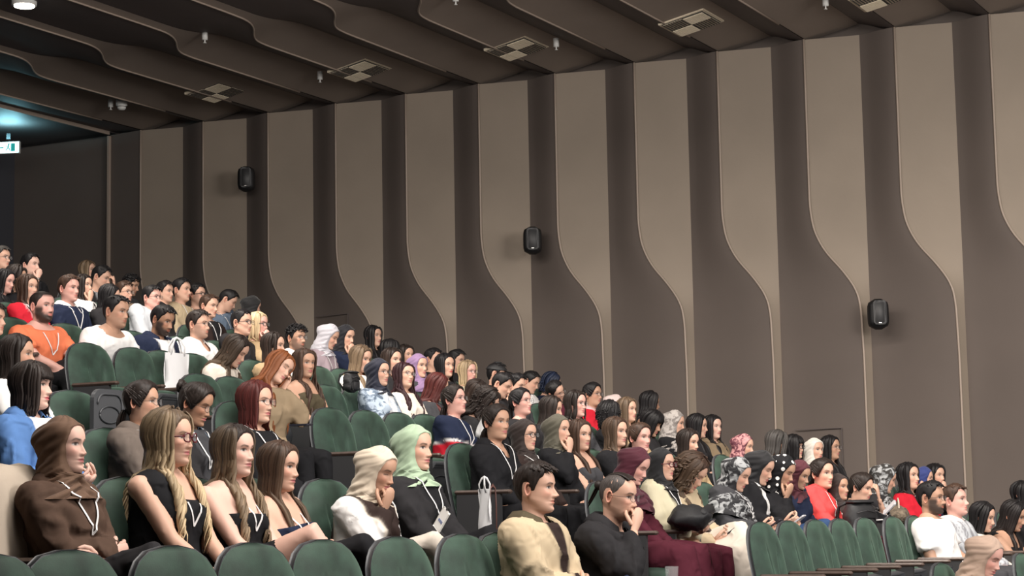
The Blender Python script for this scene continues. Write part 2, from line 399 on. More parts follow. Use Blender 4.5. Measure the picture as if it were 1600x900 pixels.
# exit sign, hanging below the ceiling by the rear door
d = ray(13, 231); d = d*(18.3/-d[0]); ex = (d[0], d[1], d[2]+CAMZ)
t = tag(empty('exit_sign', ex, math.radians(20)), 'lit cyan-white emergency exit sign hanging at the far left edge', 'sign')
part('case', *rbox((0, 0, 0), (0.34, 0.05, 0.17), 0.008), MT['white'], t)
part('bracket', *boxg((0, 0, 0.14), (0.05, 0.02, 0.12)), MT['steel'], t)
f_ = part('sign_face', *boxg((0, -0.027, 0), (0.32, 0.004, 0.15)), MT['exit'], t)
g = Geo()   # running figure, doorway and arrow
g.add(*boxg((0.08, -0.031, 0), (0.06, 0.003, 0.11))); g.add(*boxg((-0.09, -0.031, 0), (0.07, 0.003, 0.018)))
g.add(*boxg((-0.125, -0.031, 0.012), (0.035, 0.003, 0.014), ((.7,0,-.7),(0,1,0),(.7,0,.7)))); g.add(*boxg((-0.125, -0.031, -0.012), (0.035, 0.003, 0.014), ((.7,0,.7),(0,1,0),(-.7,0,.7))))
g.add(*sphg((0.02, -0.031, 0.045), (0.012, 0.003, 0.012), 8, 5)); g.add(*boxg((0.012, -0.031, 0.012), (0.018, 0.003, 0.05), ((.95,0,.3),(0,1,0),(-.3,0,.95))))
g.add(*boxg((0.03, -0.031, -0.028), (0.013, 0.003, 0.05), ((.85,0,-.5),(0,1,0),(.5,0,.85)))); g.add(*boxg((-0.01, -0.031, -0.025), (0.013, 0.003, 0.045), ((.8,0,.6),(0,1,0),(-.6,0,.8))))
g.add(*boxg((-0.012, -0.031, 0.02), (0.035, 0.003, 0.01)))
link('pictogram', g.mesh('pictogram', MT['exitgreen'], smooth=False), f_)
el = bpy.data.lights.new('sign_glow', 'AREA'); el.energy = 9; el.size = 0.3; el.color = (0.35, 0.85, 1.0)
eo = bpy.data.objects.new('sign_glow', el); col.objects.link(eo); eo.parent = t; eo.location = (0, 0, 0.12); eo.rotation_euler = (math.pi, 0, 0)
# wall loudspeakers
def speaker(px, py, label):
    d = ray(px, py); d = d*((WY-0.22)/d[1])
    t = tag(empty('wall_speaker', (d[0], d[1], d[2]+CAMZ), math.radians(28)), label, 'loudspeaker', 'black loudspeakers on the side wall')
    nz, nc = 10, 20; V = []
    for i in range(nz):
        v = -1+2*i/(nz-1); k = (1-abs(v)**5)**0.35 if abs(v) < 1 else 0.35
        for j in range(nc):
            a = 2*math.pi*j/nc; ca, sa = math.cos(a), math.sin(a)
            e = 0.6
            V.append((0.115*k*abs(ca)**e*(1 if ca > 0 else -1), 0.10*k*abs(sa)**e*(1 if sa > 0 else -1), 0.17*v))
    b_ = part('cabinet', V, grid_faces(nz, nc)+[tuple(range(nc-1,-1,-1)), tuple(range((nz-1)*nc, nz*nc))], MT['black'], t, True)
    part('grille', *rbox((0, -0.098, 0.01), (0.15, 0.02, 0.27), 0.03), MT['steel'], t, True)
    part('emblem', *boxg((0.0, -0.111, -0.105), (0.03, 0.004, 0.008)), MT['silver'], t)
    part('bracket', *boxg((0.02, 0.14, 0), (0.04, 0.16, 0.05)), MT['black'], t)
speaker(832, 376, 'black wall loudspeaker in the middle of the wall, the centre of three')
speaker(1372, 491, 'black wall loudspeaker farthest right, nearest to the stage')
speaker(385, 280, 'black wall loudspeaker farthest left, near the rear')

# ------------------------------------------------------------------ seats
def chair_meshes():
    nu, nv = 65, 26
    def outline(v, k=1.0):
        w_ = 0.250+0.020*min(1, v/0.4)
        if v > 0.60: w_ *= max(0.0, 1-((v-0.60)/0.4002)**2.6)**(1/2.6)
        return w_*k
    def base(v): return np.array([0, -0.115-0.125*v, 0.37+0.65*v])
    F_, B_ = [], []
    vs_ = np.concatenate([np.linspace(0, 0.8, 15), 1-0.2*np.cos(np.linspace(0.12, 1, 11)*math.pi/2)*1.0])
    vs_ = np.sort(np.clip(vs_, 0, 0.9995))
    for v in vs_:
        c = base(v); ww = outline(v)
        for j in range(nu):
            u = -1+2*j/(nu-1); x = ww*math.sin(u*math.pi/2)*1.0; uu = x/0.27
            bul = 0.062*(1-min(1, abs(x/max(ww, 1e-4)))**3.5)*(1-v**9)**0.5+0.008
            con = 0.026*math.exp(-(x/0.11)**2)*sstep(1.0, 0.75, v)
            gx = 0.030+0.125*v**1.5+0.012*math.sin(v*7)
            gr = 0.020*math.exp(-((abs(x)-gx)/0.008)**2)*sstep(0.0, 0.12, v)*sstep(0.82, 0.62, v)
            lum = 0.02*math.exp(-((v-0.25)/0.14)**2)*math.exp(-(x/0.09)**2)
            F_.append((c[0]+x, c[1]+bul-con-gr+lum, c[2]))
            B_.append((c[0]+x, c[1]-0.012, c[2]))
    n = len(vs_)
    V = np.array(F_+B_); F = grid_faces(n, nu, False, True)
    F += [tuple(i+n*nu for i in f[::-1]) for f in grid_faces(n, nu, False, True)]
    o = n*nu
    for i in range(n-1):
        F.append((i*nu, (i+1)*nu, o+(i+1)*nu, o+i*nu)); F.append((i*nu+nu-1, o+i*nu+nu-1, o+(i+1)*nu+nu-1, (i+1)*nu+nu-1))
    for j in range(nu-1):
        F.append((j, j+o, j+1+o, j+1)); k = (n-1)*nu; F.append((k+j, k+j+1, o+k+j+1, o+k+j))
    back = to_mesh('backrest', V, F, MT['velvet'])
    # shell
    F_, B_ = [], []; nu2 = 17; vs2 = vs_[::2] if (n % 2) else np.append(vs_[::2], vs_[-1]); n2 = len(vs2)
    for v in vs2:
        c = base(v); ww = outline(v)+0.007*(1 if v < .99 else .8)
        for j in range(nu2):
            u = -1+2*j/(nu2-1); x = ww*math.sin(u*math.pi/2)
            zz = c[2]+(0.004 if v > 0.9 else 0)
            F_.append((x, c[1]+0.004, zz)); B_.append((x, c[1]-0.022-0.03*(1-(x/max(ww, .01))**4)*(1-v**6), zz))
    V = np.array(F_+B_); o = n2*nu2
    F = grid_faces(n2, nu2, False, True)+[tuple(i+o for i in f[::-1]) for f in grid_faces(n2, nu2, False, True)]
    for i in range(n2-1):
        F.append((i*nu2, (i+1)*nu2, o+(i+1)*nu2, o+i*nu2)); F.append((i*nu2+nu2-1, o+i*nu2+nu2-1, o+(i+1)*nu2+nu2-1, (i+1)*nu2+nu2-1))
    for j in range(nu2-1):
        F.append((j, j+o, j+1+o, j+1)); k = (n2-1)*nu2; F.append((k+j, k+j+1, o+k+j+1, o+k+j))
    shell = to_mesh('back_shell', V, F, MT['shell'])
    def cushion(folded):
        nz = 12; V = []
        for i in range(nz+1):
            t_ = i/nz
            for j in range(16):
                a = 2*math.pi*j/16; ca, sa = math.cos(a), math.sin(a)
                x = 0.235*math.copysign(abs(ca)**0.45, ca); y = 0.225*math.copysign(abs(sa)**0.45, sa)
                prof = [(-.035, .86), (-.03, .97), (-.01, 1.0), (0.03, 1.0), (0.05, .95), (0.062, .85), (0.068, .7), (0.07, .5), (0.069, .35), (0.068, .25), (0.067, .15), (0.066, .08), (0.066, .02)][i]
                V.append((x*prof[1], y*prof[1], prof[0]))
        V = np.array(V); F = grid_faces(nz+1, 16)+[tuple(range(15, -1, -1))]
        if folded: R = np.array([[1, 0, 0], [0, 0.24, -0.97], [0, 0.97, 0.24]]); V = V@R.T+np.array([0, 0.055, 0.44])
        else: V = V+np.array([0, 0.13, 0.385])
        return to_mesh('seat', V, F, MT['velvet'])
    def pan(folded):
        g = Geo(); g.add(*rbox((0, 0, -0.045), (0.44, 0.42, 0.025), 0.06))
        for k, (ra, rb, h) in enumerate([(0.15, 0.085, -0.059)]):
            P = [(ra*math.cos(a), 0.02+rb*math.sin(a), h) for a in np.linspace(0, 2*math.pi, 25)]
            g.add(*tubeg(P, 0.006, 5, False))
        P = [(-.18, -.12, -.058), (-.18, .13, -.058), (-.13, .17, -.058), (.13, .17, -.058), (.18, .13, -.058), (.18, -.12, -.058)]
        g.add(*tubeg(P, 0.007, 5, False))
        V, F, _ = g.arr()
        if folded: R = np.array([[1, 0, 0], [0, 0.24, -0.97], [0, 0.97, 0.24]]); V = V@R.T+np.array([0, 0.055, 0.44])
        else: V = V+np.array([0, 0.13, 0.385])
        return to_mesh('seat_pan', V, F, MT['shell'])
    arm = to_mesh('armrest', *rbox((0.28, 0.08, 0.675), (0.052, 0.44, 0.028), 0.012), MT['armwood'], None, False)
    g = Geo(); g.add(*boxg((0.28, 0.05, 0.40), (0.03, 0.34, 0.53))); g.add(*boxg((0.28, 0.05, 0.07), (0.06, 0.30, 0.14)))
    side = g.mesh('side_frame', MT['steel'], smooth=False)
    return back, shell, cushion(False), cushion(True), pan(False), pan(True), arm, side
CH = chair_meshes()
SEAT_DX = 0.08      # hips sit this much in front of the row line
chairs_done = []
def chair(k, y, label, folded, arm_left=False):
    t = tag(empty('auditorium_seat', (-(row_x(k)-SEAT_DX), y, floor_z(k)), -math.pi/2), label, 'seat', 'green velvet auditorium seats')
    link('backrest', CH[0], t); link('back_shell', CH[1], t)
    s = link('seat', CH[3 if folded else 2], t); link('seat_pan', CH[5 if folded else 4], s)
    link('armrest', CH[6], t); link('side_frame', CH[7], t)
    if arm_left:
        link('armrest', CH[6], t, (-0.56, 0, 0)); link('side_frame', CH[7], t, (-0.56, 0, 0))
    chairs_done.append((k, y)); return t

# ------------------------------------------------------------------ head
HR = [  # front y,z ; back y,z ; half width ; squareness exponent
 (.052,-.235,-.085,-.185,.078,1.0),(.040,-.19,-.072,-.155,.058,1.0),(.030,-.155,-.068,-.120,.051,1.0),(.028,-.130,-.070,-.092,.051,1.0),
 (.040,-.119,-.074,-.070,.053,1.05),(.060,-.119,-.079,-.054,.055,1.2),(.076,-.114,-.084,-.043,.057,1.35),(.0835,-.104,-.088,-.035,.060,1.35),
 (.085,-.094,-.090,-.029,.0625,1.28),(.0855,-.083,-.093,-.023,.065,1.2),(.0855,-.074,-.095,-.018,.067,1.12),(.0855,-.062,-.097,-.012,.0685,1.04),(.086,-.052,-.099,-.006,.070,1.0),
 (.086,-.042,-.100,-.001,.0715,.96),(.086,-.028,-.101,.007,.073,.93),(.084,-.012,-.102,.017,.0745,.9),(.083,.004,-.103,.027,.0755,.88),
 (.089,.020,-.103,.038,.0765,.88),(.091,.038,-.101,.052,.0775,.88),(.087,.060,-.096,.068,.077,.88),(.075,.082,-.083,.086,.072,.9),
 (.054,.101,-.062,.102,.059,.95),(.028,.114,-.034,.113,.037,1.0),(.004,.1185,-.012,.1185,.008,1.0)]
HR = np.array(HR)
def head_row_table(nr, male, jaw, face_w):
    # denser sampling in the face zone
    d = np.zeros(len(HR))
    for i in range(1, len(HR)):
        L = math.hypot(HR[i, 0]-HR[i-1, 0], HR[i, 1]-HR[i-1, 1])
        zc = (HR[i, 1]+HR[i-1, 1])/2
        d[i] = d[i-1]+L*(2.2 if -.11 < zc < .045 else 0.9)
    q = np.linspace(0, d[-1], nr); T = np.array([np.interp(q, d, HR[:, k]) for k in range(6)]).T
    # smooth a little
    for _ in range(1): T[1:-1] = 0.25*T[:-2]+0.5*T[1:-1]+0.25*T[2:]
    zf = T[:, 1]
    jw = np.exp(-((zf+.085)/.035)**2)
    T[:, 4] *= (1+(0.06 if male else -0.06)*jw+jaw*jw)*face_w
    nk = sstep(-.115, -.135, zf)
    T[:, 4] *= 1+nk*(0.08 if male else -0.10); T[:, 0] *= 1+nk*(.1 if male else -.08)
    return T
def ring_pts(T, th):
    """T rows x th angles -> points; th 0 is the face"""
    yf, zf, yb, zb, wd, ex = [T[:, k][:, None] for k in range(6)]
    c = np.cos(th)[None, :]; s = np.sin(th)[None, :]
    m_ = (1+c)/2
    x = wd*np.sign(s)*np.abs(s)**ex
    yc = (yf+yb)/2; ya = (yf-yb)/2
    y = yc+ya*np.sign(c)*np.abs(c)**np.where(ex > 1, 1.0, ex)
    z = zf*m_+zb*(1-m_)
    return np.stack([x, y, z], -1)
def G(x, s): return np.exp(-(x/s)**2)
def build_head(P):
    lod = P['lod']; nr, nc = [(36, 42), (50, 56), (80, 92)][lod]
    T = head_row_table(nr, P['male'], P['jaw'], P['facew'])
    t = np.linspace(-1, 1, nc, endpoint=False); th = math.pi*(0.42*t+0.58*t**3)
    pts = ring_pts(T, th); x, y, z = pts[..., 0].copy(), pts[..., 1].copy(), pts[..., 2].copy()
    front = sstep(0.02, 0.05, y); X = np.abs(x)
    ns = P['nose']; d = np.zeros_like(x)
    hgt = np.interp(z, [-.050, -.043, -.034, -.02, .0, .012, .03], [0, .013, .0245, .017, .008, .004, 0])*ns
    wid = np.interp(z, [-.045, -.03, .0, .02], [.0125, .0105, .0078, .01])
    d += hgt*G(x, wid)
    d += .009*ns*G(X-.0125, .0058)*G(z+.037, .0065)
    d -= .0125*G(X-.030, .017)*G(z-.006, .0125)
    d += .0075*G(X-.031, .0115)*G(z-.0045, .0085)
    d += (.0045 if P['male'] else .002)*G(X-.03, .022)*G(z-.025, .007)
    d += .004*G(X-.045, .018)*G(z+.022, .018)
    d -= .004*G(X-.04, .014)*G(z+.058, .016)
    fl_ = P['lips']
    d += fl_*.0055*G(X*.62, .0125)*G(z+.0555, .0045)+fl_*.0058*G(X*.7, .0125)*G(z+.0685, .0050)
    d -= .0045*G(X*.55, .0135)*G(z+.0620, .0022)
    d -= .0025*G(x, .004)*G(z+.048, .004)
    d += .004*G(x, .014)*G(z+.1, .010)-.0055*G(x, .020)*G(z+.082, .0065)
    if P['beard']: d += .003*sstep(-.03, -.05, z)*sstep(.0, .03, y)
    y2 = y+d*front
    # colours
    sk = np.array(P['skin']); C = np.tile(sk, x.shape+(1,))
    def mixc(c, m):
        nonlocal C
        m = np.clip(m, 0, 1)[..., None]; C = C*(1-m)+np.array(c)*m
    mixc(sk*np.array([1.12, .78, .76]), .45*G(X-.045, .02)*G(z+.02, .02)*front)
    mixc(sk*np.array([1.1, .8, .78]), .35*G(x, .012)*G(z+.033, .01)*front)
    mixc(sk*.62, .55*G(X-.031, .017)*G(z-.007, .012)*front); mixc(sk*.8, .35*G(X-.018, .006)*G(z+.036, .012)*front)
    mixc(sk*.35, .8*G(X-.0075, .0035)*G(z+.044, .003)*front)
    if P['beard']:
        zz = z+0.0
        bd = sstep(-.03, -.055, z)*sstep(-.03, .03, y)
        bd = bd*(1-.8*G(X*.85, .013)*G(z+.062, .0075))*sstep(-.135, -.118, z)
        up = G(X, .028)*G(z+.048, .005)*front
        cheek = 1-.92*sstep(-.070, -.045, z)*sstep(.056, .035, X)
        side = sstep(.048, .06, X)*sstep(.02, -.02, z)*sstep(-.02, .01, y)
        mixc(P['hairc']*1.2, min(.97, 1.15*P['beard'])*np.clip(np.maximum(bd*cheek, side*sstep(-.118,-.1,z))+up, 0, 1))
    if P['buzz']:
        hl = .078-.10*sstep(.04, .09, -y+.04)
        mixc(np.array(P['hairc']), .85*sstep(-.01, .01, z-hl))
    lc = np.array(P['lipc'])
    lz = np.where(z > -.062, (z+.062)/.0095, (z+.062)/.0105)
    mixc(lc, 1.0*sstep(1.15, .7, np.sqrt((X/.024)**2+lz**2))*front)
    mixc(lc*.3, .75*G(X*.6, .013)*G(z+.062, .0020)*front)
    bz = .0235+.0045*G(X-.038, .012)-.003*sstep(.04, .055, X)
    mixc(P['browc'], 1.0*G(z-bz, .0042 if P['male'] else .0034)*sstep(.011, .016, X)*sstep(.054, .046, X)*front)
    ex, ez = (X-.031)/.0155, (z-.0055+.04*0)
    if P['closed']:
        mixc(sk*.78, .6*G(ex, 1.0)*G(ez, .006)*front)
        mixc((.03, .02, .018), 1.0*G(ez+.004-.004*ex**2*0-.002*(1-ex**2), .0023)*sstep(1.1, .8, np.abs(ex))*front)
    else:
        lid = .0058*np.clip(1-ex**2, 0, 1)**.5
        op = sstep(.0022, -.0006, np.abs(ez)-lid)*sstep(1.05, .9, np.abs(ex))*front
        mixc((.50, .45, .42), op)
        ix = (x*1.0-np.sign(x)*.031-P['gaze']*.004)
        mixc((.035, .022, .015), op*sstep(.0088, .0055, np.sqrt(ix**2+(ez-.001)**2)))
        mixc((.02, .014, .012), 1.0*G(ez-lid-.0008, .0024)*sstep(1.12, .9, np.abs(ex))*front)
        mixc(sk*.55, .5*G(ez+lid, .0014)*sstep(1.0, .8, np.abs(ex))*front)
    V = np.stack([x, y2, z], -1).reshape(-1, 3)
    F = grid_faces(nr, nc, True, True)
    F += [tuple(range(nc)), tuple(range((nr-1)*nc+nc-1, (nr-1)*nc-1, -1))]
    F = [tuple(f) for f in F]
    g = Geo(); g.add(V, F, C.reshape(-1, 3))
    if not P['hijab']:
        for s in (-1, 1):
            wE = float(np.interp(0, T[:, 1], T[:, 4]))
            n1, n2 = 10, (12 if lod else 8); ev = []
            for i in range(n1):
                rr = [1.0, 1.08, 1.1, 1.02, .86, .76, .66, .5, .3, .05][i]; hh = [0, .006, .012, .015, .014, .009, .006, .005, .005, .005][i]
                for j in range(n2):
                    a = 2*math.pi*j/n2
                    lob = 1.0 if math.sin(a) > 0 else .8
                    ev.append((s*(wE-.006+hh*(1+.25*(-math.cos(a)))), -.012-.004+rr*.0155*lob*math.cos(a)-.15*rr*.03*math.sin(a)*-1*.5, -.002+rr*.031*math.sin(a)))
            ec = np.array([sk*np.array([1.08, .85, .82])*([1, 1, 1, 1, .9, .7, .6, .6, .6, .6][i]) for i in range(n1) for j in range(n2)])
            g.add(ev, grid_faces(n1, n2, True, s > 0)+[tuple(range((n1-1)*n2, n1*n2))[::(-1 if s < 0 else 1)]], ec)
    return g, T
def headpt(T, th, z, off=0.0):
    """point of the smooth skull at angle th and height z, pushed outward by off"""
    th = np.atleast_1d(th).astype(float); z = np.atleast_1d(z).astype(float)
    th, z = np.broadcast_arrays(th, z)
    out = np.zeros(th.shape+(3,))
    sel = T[:, 1] > -.125
    TT = T[sel]
    pts = ring_pts(TT, th.ravel())      # rows x n x 3
    zz = z.ravel()
    for k in range(zz.size):
        q = pts[:, k, :]; o = np.maximum.accumulate(q[:, 2]+np.arange(len(q))*1e-7)
        px = np.interp(zz[k], o, q[:, 0]); py = np.interp(zz[k], o, q[:, 1])
        out.reshape(-1, 3)[k] = (px, py, zz[k])
    c = np.array([0, -.008, 0.01]); dv = out-c; dv[..., 2] *= 0.9
    n = dv/(np.linalg.norm(dv, axis=-1, keepdims=True)+1e-9)
    return out+n*np.asarray(off)[..., None] if np.ndim(off) else out+n*off
def hairline(a, kind):
    """height of the hairline at angle a (degrees from the face)"""
    if kind == 'short': return np.interp(a, [0, 20, 38, 50, 66, 78, 86, 95, 108, 120, 140, 180], [.088, .088, .084, .060, .044, -.012, -.012, .034, .030, -.03, -.065, -.075])
    if kind == 'bald': return np.interp(a, [0, 20, 38, 50, 66, 78, 86, 95, 108, 120, 140, 180], [.095, .095, .09, .070, .044, .012, -.002, .034, .030, -.03, -.065, -.075])
    if kind == 'fringe': return np.interp(a, [0, 30, 45, 60, 75, 90, 110, 140, 180], [.030, .032, .030, .015, -.01, -.03, -.05, -.08, -.09])
    return np.interp(a, [0, 20, 38, 52, 64, 74, 84, 96, 108, 122, 150, 180], [.086, .082, .066, .036, .002, -.026, -.012, -.002, -.03, -.06, -.08, -.09])
def cap(P, T, thick, kind, rng, seed_amp=.0025, fluff=0.0, top=0.0, color=None, nr=14, nc=40):
    thn = np.linspace(-math.pi, math.pi, nc, endpoint=False)
    V = []; C = []
    hz = hairline(np.abs(np.degrees(thn)), kind)
    ph = rng.uniform(0, 6, 6)
    for i in range(nr+1):
        s = i/nr
        z = hz+(.1175-hz)*np.sin(s*math.pi/2)
        tt = thick*sstep(-.02, .14, np.full(nc, s))
        tt = tt+top*sstep(.05, .10, z)*(.6+.4*np.cos(thn))
        tt = tt+seed_amp*(np.sin(thn*23+ph[0]+6*s)+.7*np.sin(thn*41+ph[1])+.6*np.sin(s*17+thn*9+ph[2]))*sstep(0, .2, s)
        if fluff: tt = tt+fluff*(.5+.5*np.sin(thn*11+s*14+ph[3])*np.sin(thn*6-s*19+ph[4]))*sstep(0, .25, s)
        p = headpt(T, thn, z, tt-0.0015); V.append(p)
        c = np.array(color if color is not None else P['hairc'])
        jit = 1+.28*np.sin(thn*31+ph[5]+i*.6)+.15*np.sin(thn*57+i)
        C.append(c[None, :]*jit[:, None])
    V = np.concatenate(V); C = np.concatenate(C)
    F = grid_faces(nr+1, nc, True, True)+[tuple(range((nr)*nc+nc-1, nr*nc-1, -1))]
    return V, F, np.clip(C, 0, 1)
def lockg(g, pts, w_, c0, c1, rng, n=5, flat=.45):
    pts = np.array(pts); m_ = len(pts)
    r = w_*np.interp(np.linspace(0, 1, m_), [0, .12, .75, 1], [.55, 1, .9, .18])
    nn = pts-np.array([0, 0, 0]); nn[:, 2] *= .15; nn /= np.linalg.norm(nn, axis=1)[:, None]+1e-9
    V, F = tubeg(pts, r, n, False, flat, nn)
    t = np.repeat(np.linspace(0, 1, m_)**.7, n)[:, None]
    jit = rng.uniform(.72, 1.35)
    g.add(V, F, np.clip((np.array(c0)*(1-t)+np.array(c1)*t)*jit, 0, 1))
def torso_push(p, marg):
    """push a head-space point out of the shoulders/chest (head centre is .165 above the neck base)"""
    z = p[2]+.70     # torso frame height
    if z > .56: return p
    hw = np.interp(z, [.1, .3, .42, .49, .525, .56], [.165, .17, .19, .185, .13, .07])+marg
    yf = np.interp(z, [.1, .3, .42, .49, .525, .56], [.13, .145, .125, .10, .07, .05])+marg-.02
    yb = np.interp(z, [.1, .3, .42, .49, .525, .56], [.12, .12, .12, .11, .09, .07])+marg
    yc = p[1]+.02
    dd = yf if yc > 0 else yb
    q = (p[0]/hw)**2+(yc/dd)**2
    if q < 1:
        s = 1/math.sqrt(max(q, .02)); # keep x, push y mostly
        ny = dd*math.sqrt(max(0, 1-(p[0]/hw)**2)) if abs(p[0]) < hw*.97 else 0
        p = np.array([p[0]*(1+.1*(s-1)), (ny if yc >= 0 else -ny)-.02, p[2]])
    return p
def long_hair(g, P, T, rng, L, wave, nlock, width=.014, part=0.0, fringe=False, vol=.006, amount_front=.5, tie=False):
    c0, c1 = P['hairc'], P['tipc']
    for k in range(nlock):
        side = 1 if k % 2 == 0 else -1
        q = rng.random(); a = math.radians(58+122*q**.9) if not fringe else math.radians(40+140*q)
        y0 = .070-.115*q+rng.uniform(-.01, .01)
        # start at the parting
        off = vol+rng.uniform(.0, .008)
        pts = []
        zt = .112-.030*max(0, y0-.03)/.045
        start = np.array([part*.02+side*.003, y0, 0]);
        # skull height above this y on the midline
        tt = np.linspace(0, 1, 6)
        a0 = math.atan2(abs(start[0])+.004, y0) if y0 > 0 else math.pi-math.atan2(.01, -y0)
        zs_ = np.array([.117 if abs(y0) < .02 else .112, .10, .075, .045, .01, -.03])
        if y0 > .04: zs_[0] = .10; zs_[1] = .09
        aa = np.interp(zs_, [-.03, .045, .10, .118], [a, a*.98, a*.85+a0*.15, a0*.6+a*.4])
        for z_, an in zip(zs_, aa): pts.append(headpt(T, side*an, z_, off)[0])
        end = L*rng.uniform(.9, 1.06)
        zcur = -.03; p = pts[-1].copy(); step = .032; ph = rng.uniform(0, 6.28); amp = wave
        front = a < math.radians(100) and rng.random() < amount_front*1.6
        i = 0; basep = p.copy(); tang = np.array([-math.cos(a)*0, 0, 0])
        while zcur > -end:
            zcur -= step; i += 1
            if zcur > -.16: basep[0] *= .985; basep[1] = basep[1]*.985+(-.002)
            if zcur < -.15:
                basep[1] += (.012 if front and zcur > -.25 else (-.010 if not front and zcur > -.25 else 0))
                basep[0] *= 1.01
            pp = np.array([basep[0], basep[1], zcur])
            pp = torso_push(pp, .012+off)
            am = amp*min(1, i/4)
            pp = pp+np.array([am*math.sin(ph+i*1.05), am*math.cos(ph+i*1.05)*.8, 0])
            pts.append(pp)
        lockg(g, pts, width*rng.uniform(.8, 1.25), c0, c1, rng)
    if fringe:
        for k in range(int(nlock*.35)):
            a = math.radians(rng.uniform(-48, 48)); zt = np.linspace(.112, rng.uniform(.026, .036), 6)
            pts = [headpt(T, a*(.6+.4*i/5), z_, vol+.005)[0] for i, z_ in enumerate(zt)]
            lockg(g, pts, .009, c0, c0, rng)
def build_hair(P, T, rng):
    g = Geo(); st = P['hair']; lod = P['lod']; nl = [34, 54, 170][lod]
    cc = P['hairc']
    fine = dict(nr=[12, 16, 26][lod], nc=[36, 48, 84][lod])
    if st in ('short', 'shortflat', 'buzz', 'curlyshort', 'slick', 'undercut'):
        if st == 'buzz': g.add(*cap(P, T, .004, 'short', rng, .0006, **fine))
        elif st == 'undercut':
            g.add(*cap(P, T, .0022, 'bald', rng, .0004, color=np.array(cc)*1.6+.035, **fine))
            for k in range(nl):     # long strip on top tied at the back
                x_ = rng.uniform(-.045, .045); pts = []
                for s in np.linspace(0, 1, 9):
                    a = math.asin(max(-1, min(1, x_*(1-.5*s)/.07)))*1.0
                    yy = .070-.165*s; zt = .118*math.sqrt(max(.05, 1-(yy/.108)**2*.85))-.3*abs(x_)*.6
                    pts.append((x_*(1-.55*s**2), yy, zt+.004+rng.uniform(0, .003)))
                lockg(g, pts, .008, cc, cc, rng)
            g.add(*sphg((0, -.115, .045), (.026, .026, .026), 14, 10), cc)
            for k in range(14):
                a = rng.uniform(0, 6.28); p0 = np.array([.014*math.cos(a), -.118, .045+.014*math.sin(a)])
                lockg(g, [p0+np.array([0, -.012*i, -.028*i+.004*math.sin(i+a)]) for i in range(5)], .006, cc, cc, rng)
        else:
            g.add(*cap(P, T, .012 if st != 'slick' else .008, 'short', rng, .002, top=.012 if st != 'shortflat' else .004, **fine))
            n = {'short': nl, 'shortflat': nl//2, 'curlyshort': nl*2, 'slick': nl}[st]
            for k in range(n):
                a = math.radians(rng.uniform(-100, 100)) if st != 'curlyshort' else math.radians(rng.uniform(-125, 125))
                z0 = rng.uniform(.078, .116) if st != 'curlyshort' else rng.uniform(.05, .116)
                p0 = headpt(T, a, z0, .012)[0]; pts = [p0]
                if st == 'curlyshort':
                    ph = rng.uniform(0, 6); r_ = rng.uniform(.006, .011); n0 = p0/np.linalg.norm(p0)
                    for i in range(1, 7): pts.append(p0+n0*(.0035*i)+np.array([r_*math.sin(ph+i*1.2), r_*math.cos(ph+i*1.2), r_*.6*math.sin(ph*2+i)]))
                    lockg(g, pts, .0065, cc, cc, rng, flat=.8)
                else:
                    dirv = np.array([rng.uniform(-.3, .3), rng.uniform(.3, 1) if st != 'slick' else -.8, rng.uniform(.1, .5) if st != 'slick' else .1])
                    for i in range(1, 5): pts.append(p0+dirv*.0085*i+np.array([0, 0, -.0011*i*i]))
                    lockg(g, pts, .008, cc, cc, rng)
    elif st in ('long', 'wavy', 'curly', 'bob', 'bobfringe', 'shoulder', 'straight'):
        L, wv, w_ = {'long': (.42, .004, .013), 'straight': (.46, .0015, .013), 'wavy': (.43, .017, .013), 'curly': (.25, .015, .012), 'bob': (.135, .003, .014), 'bobfringe': (.13, .004, .014), 'shoulder': (.23, .007, .013)}[st]
        L = P.get('len') or L
        fr = st == 'bobfringe' or P.get('fringe')
        w_ *= [1.5, 1.2, .85][lod]
        g.add(*cap(P, T, .010, 'fringe' if fr else 'long', rng, .002, top=.003, **fine))
        long_hair(g, P, T, rng, L, wv, int(nl*1.25), w_, P.get('part', 0), fr, vol=(P.get('vol') or .010) if st != 'curly' else .02)
        if st == 'curly':
            for k in range(nl*3):
                a = math.radians(rng.uniform(50, 180))*rng.choice([-1, 1]); z0 = rng.uniform(-.06, .11)
                p0 = headpt(T, a, z0, .02)[0]; ph = rng.uniform(0, 6); r_ = rng.uniform(.005, .010); n0 = p0/np.linalg.norm(p0)
                pts = [p0+n0*.004*i+np.array([r_*math.sin(ph+i*1.3), r_*math.cos(ph+i*1.3), -.008*i]) for i in range(6)]
                lockg(g, pts, .0065, P['hairc'], P['tipc'], rng, flat=.8)
    elif st in ('bun', 'tied', 'pony'):
        g.add(*cap(P, T, .012, 'long', rng, .0016, top=.008, **fine))
        for k in range(nl):
            s_ = rng.choice([-1, 1]); a = math.radians(rng.uniform(8, 90)); z0 = float(hairline(math.degrees(a), 'long'))+.003
            pts = []
            for q in np.linspace(0, 1, 8):
                an = a+(math.pi-a)*q; z_ = z0+(.02 if st != 'pony' else .05-z0*0-.0)*0+(.035-z0)*q*(1.0)+.055*math.sin(q*math.pi)*(1 if z0 < .09 else .35)
                pts.append(headpt(T, s_*an, min(z_, .112), .009)[0])
            lockg(g, pts, .009, cc, P['tipc'], rng)
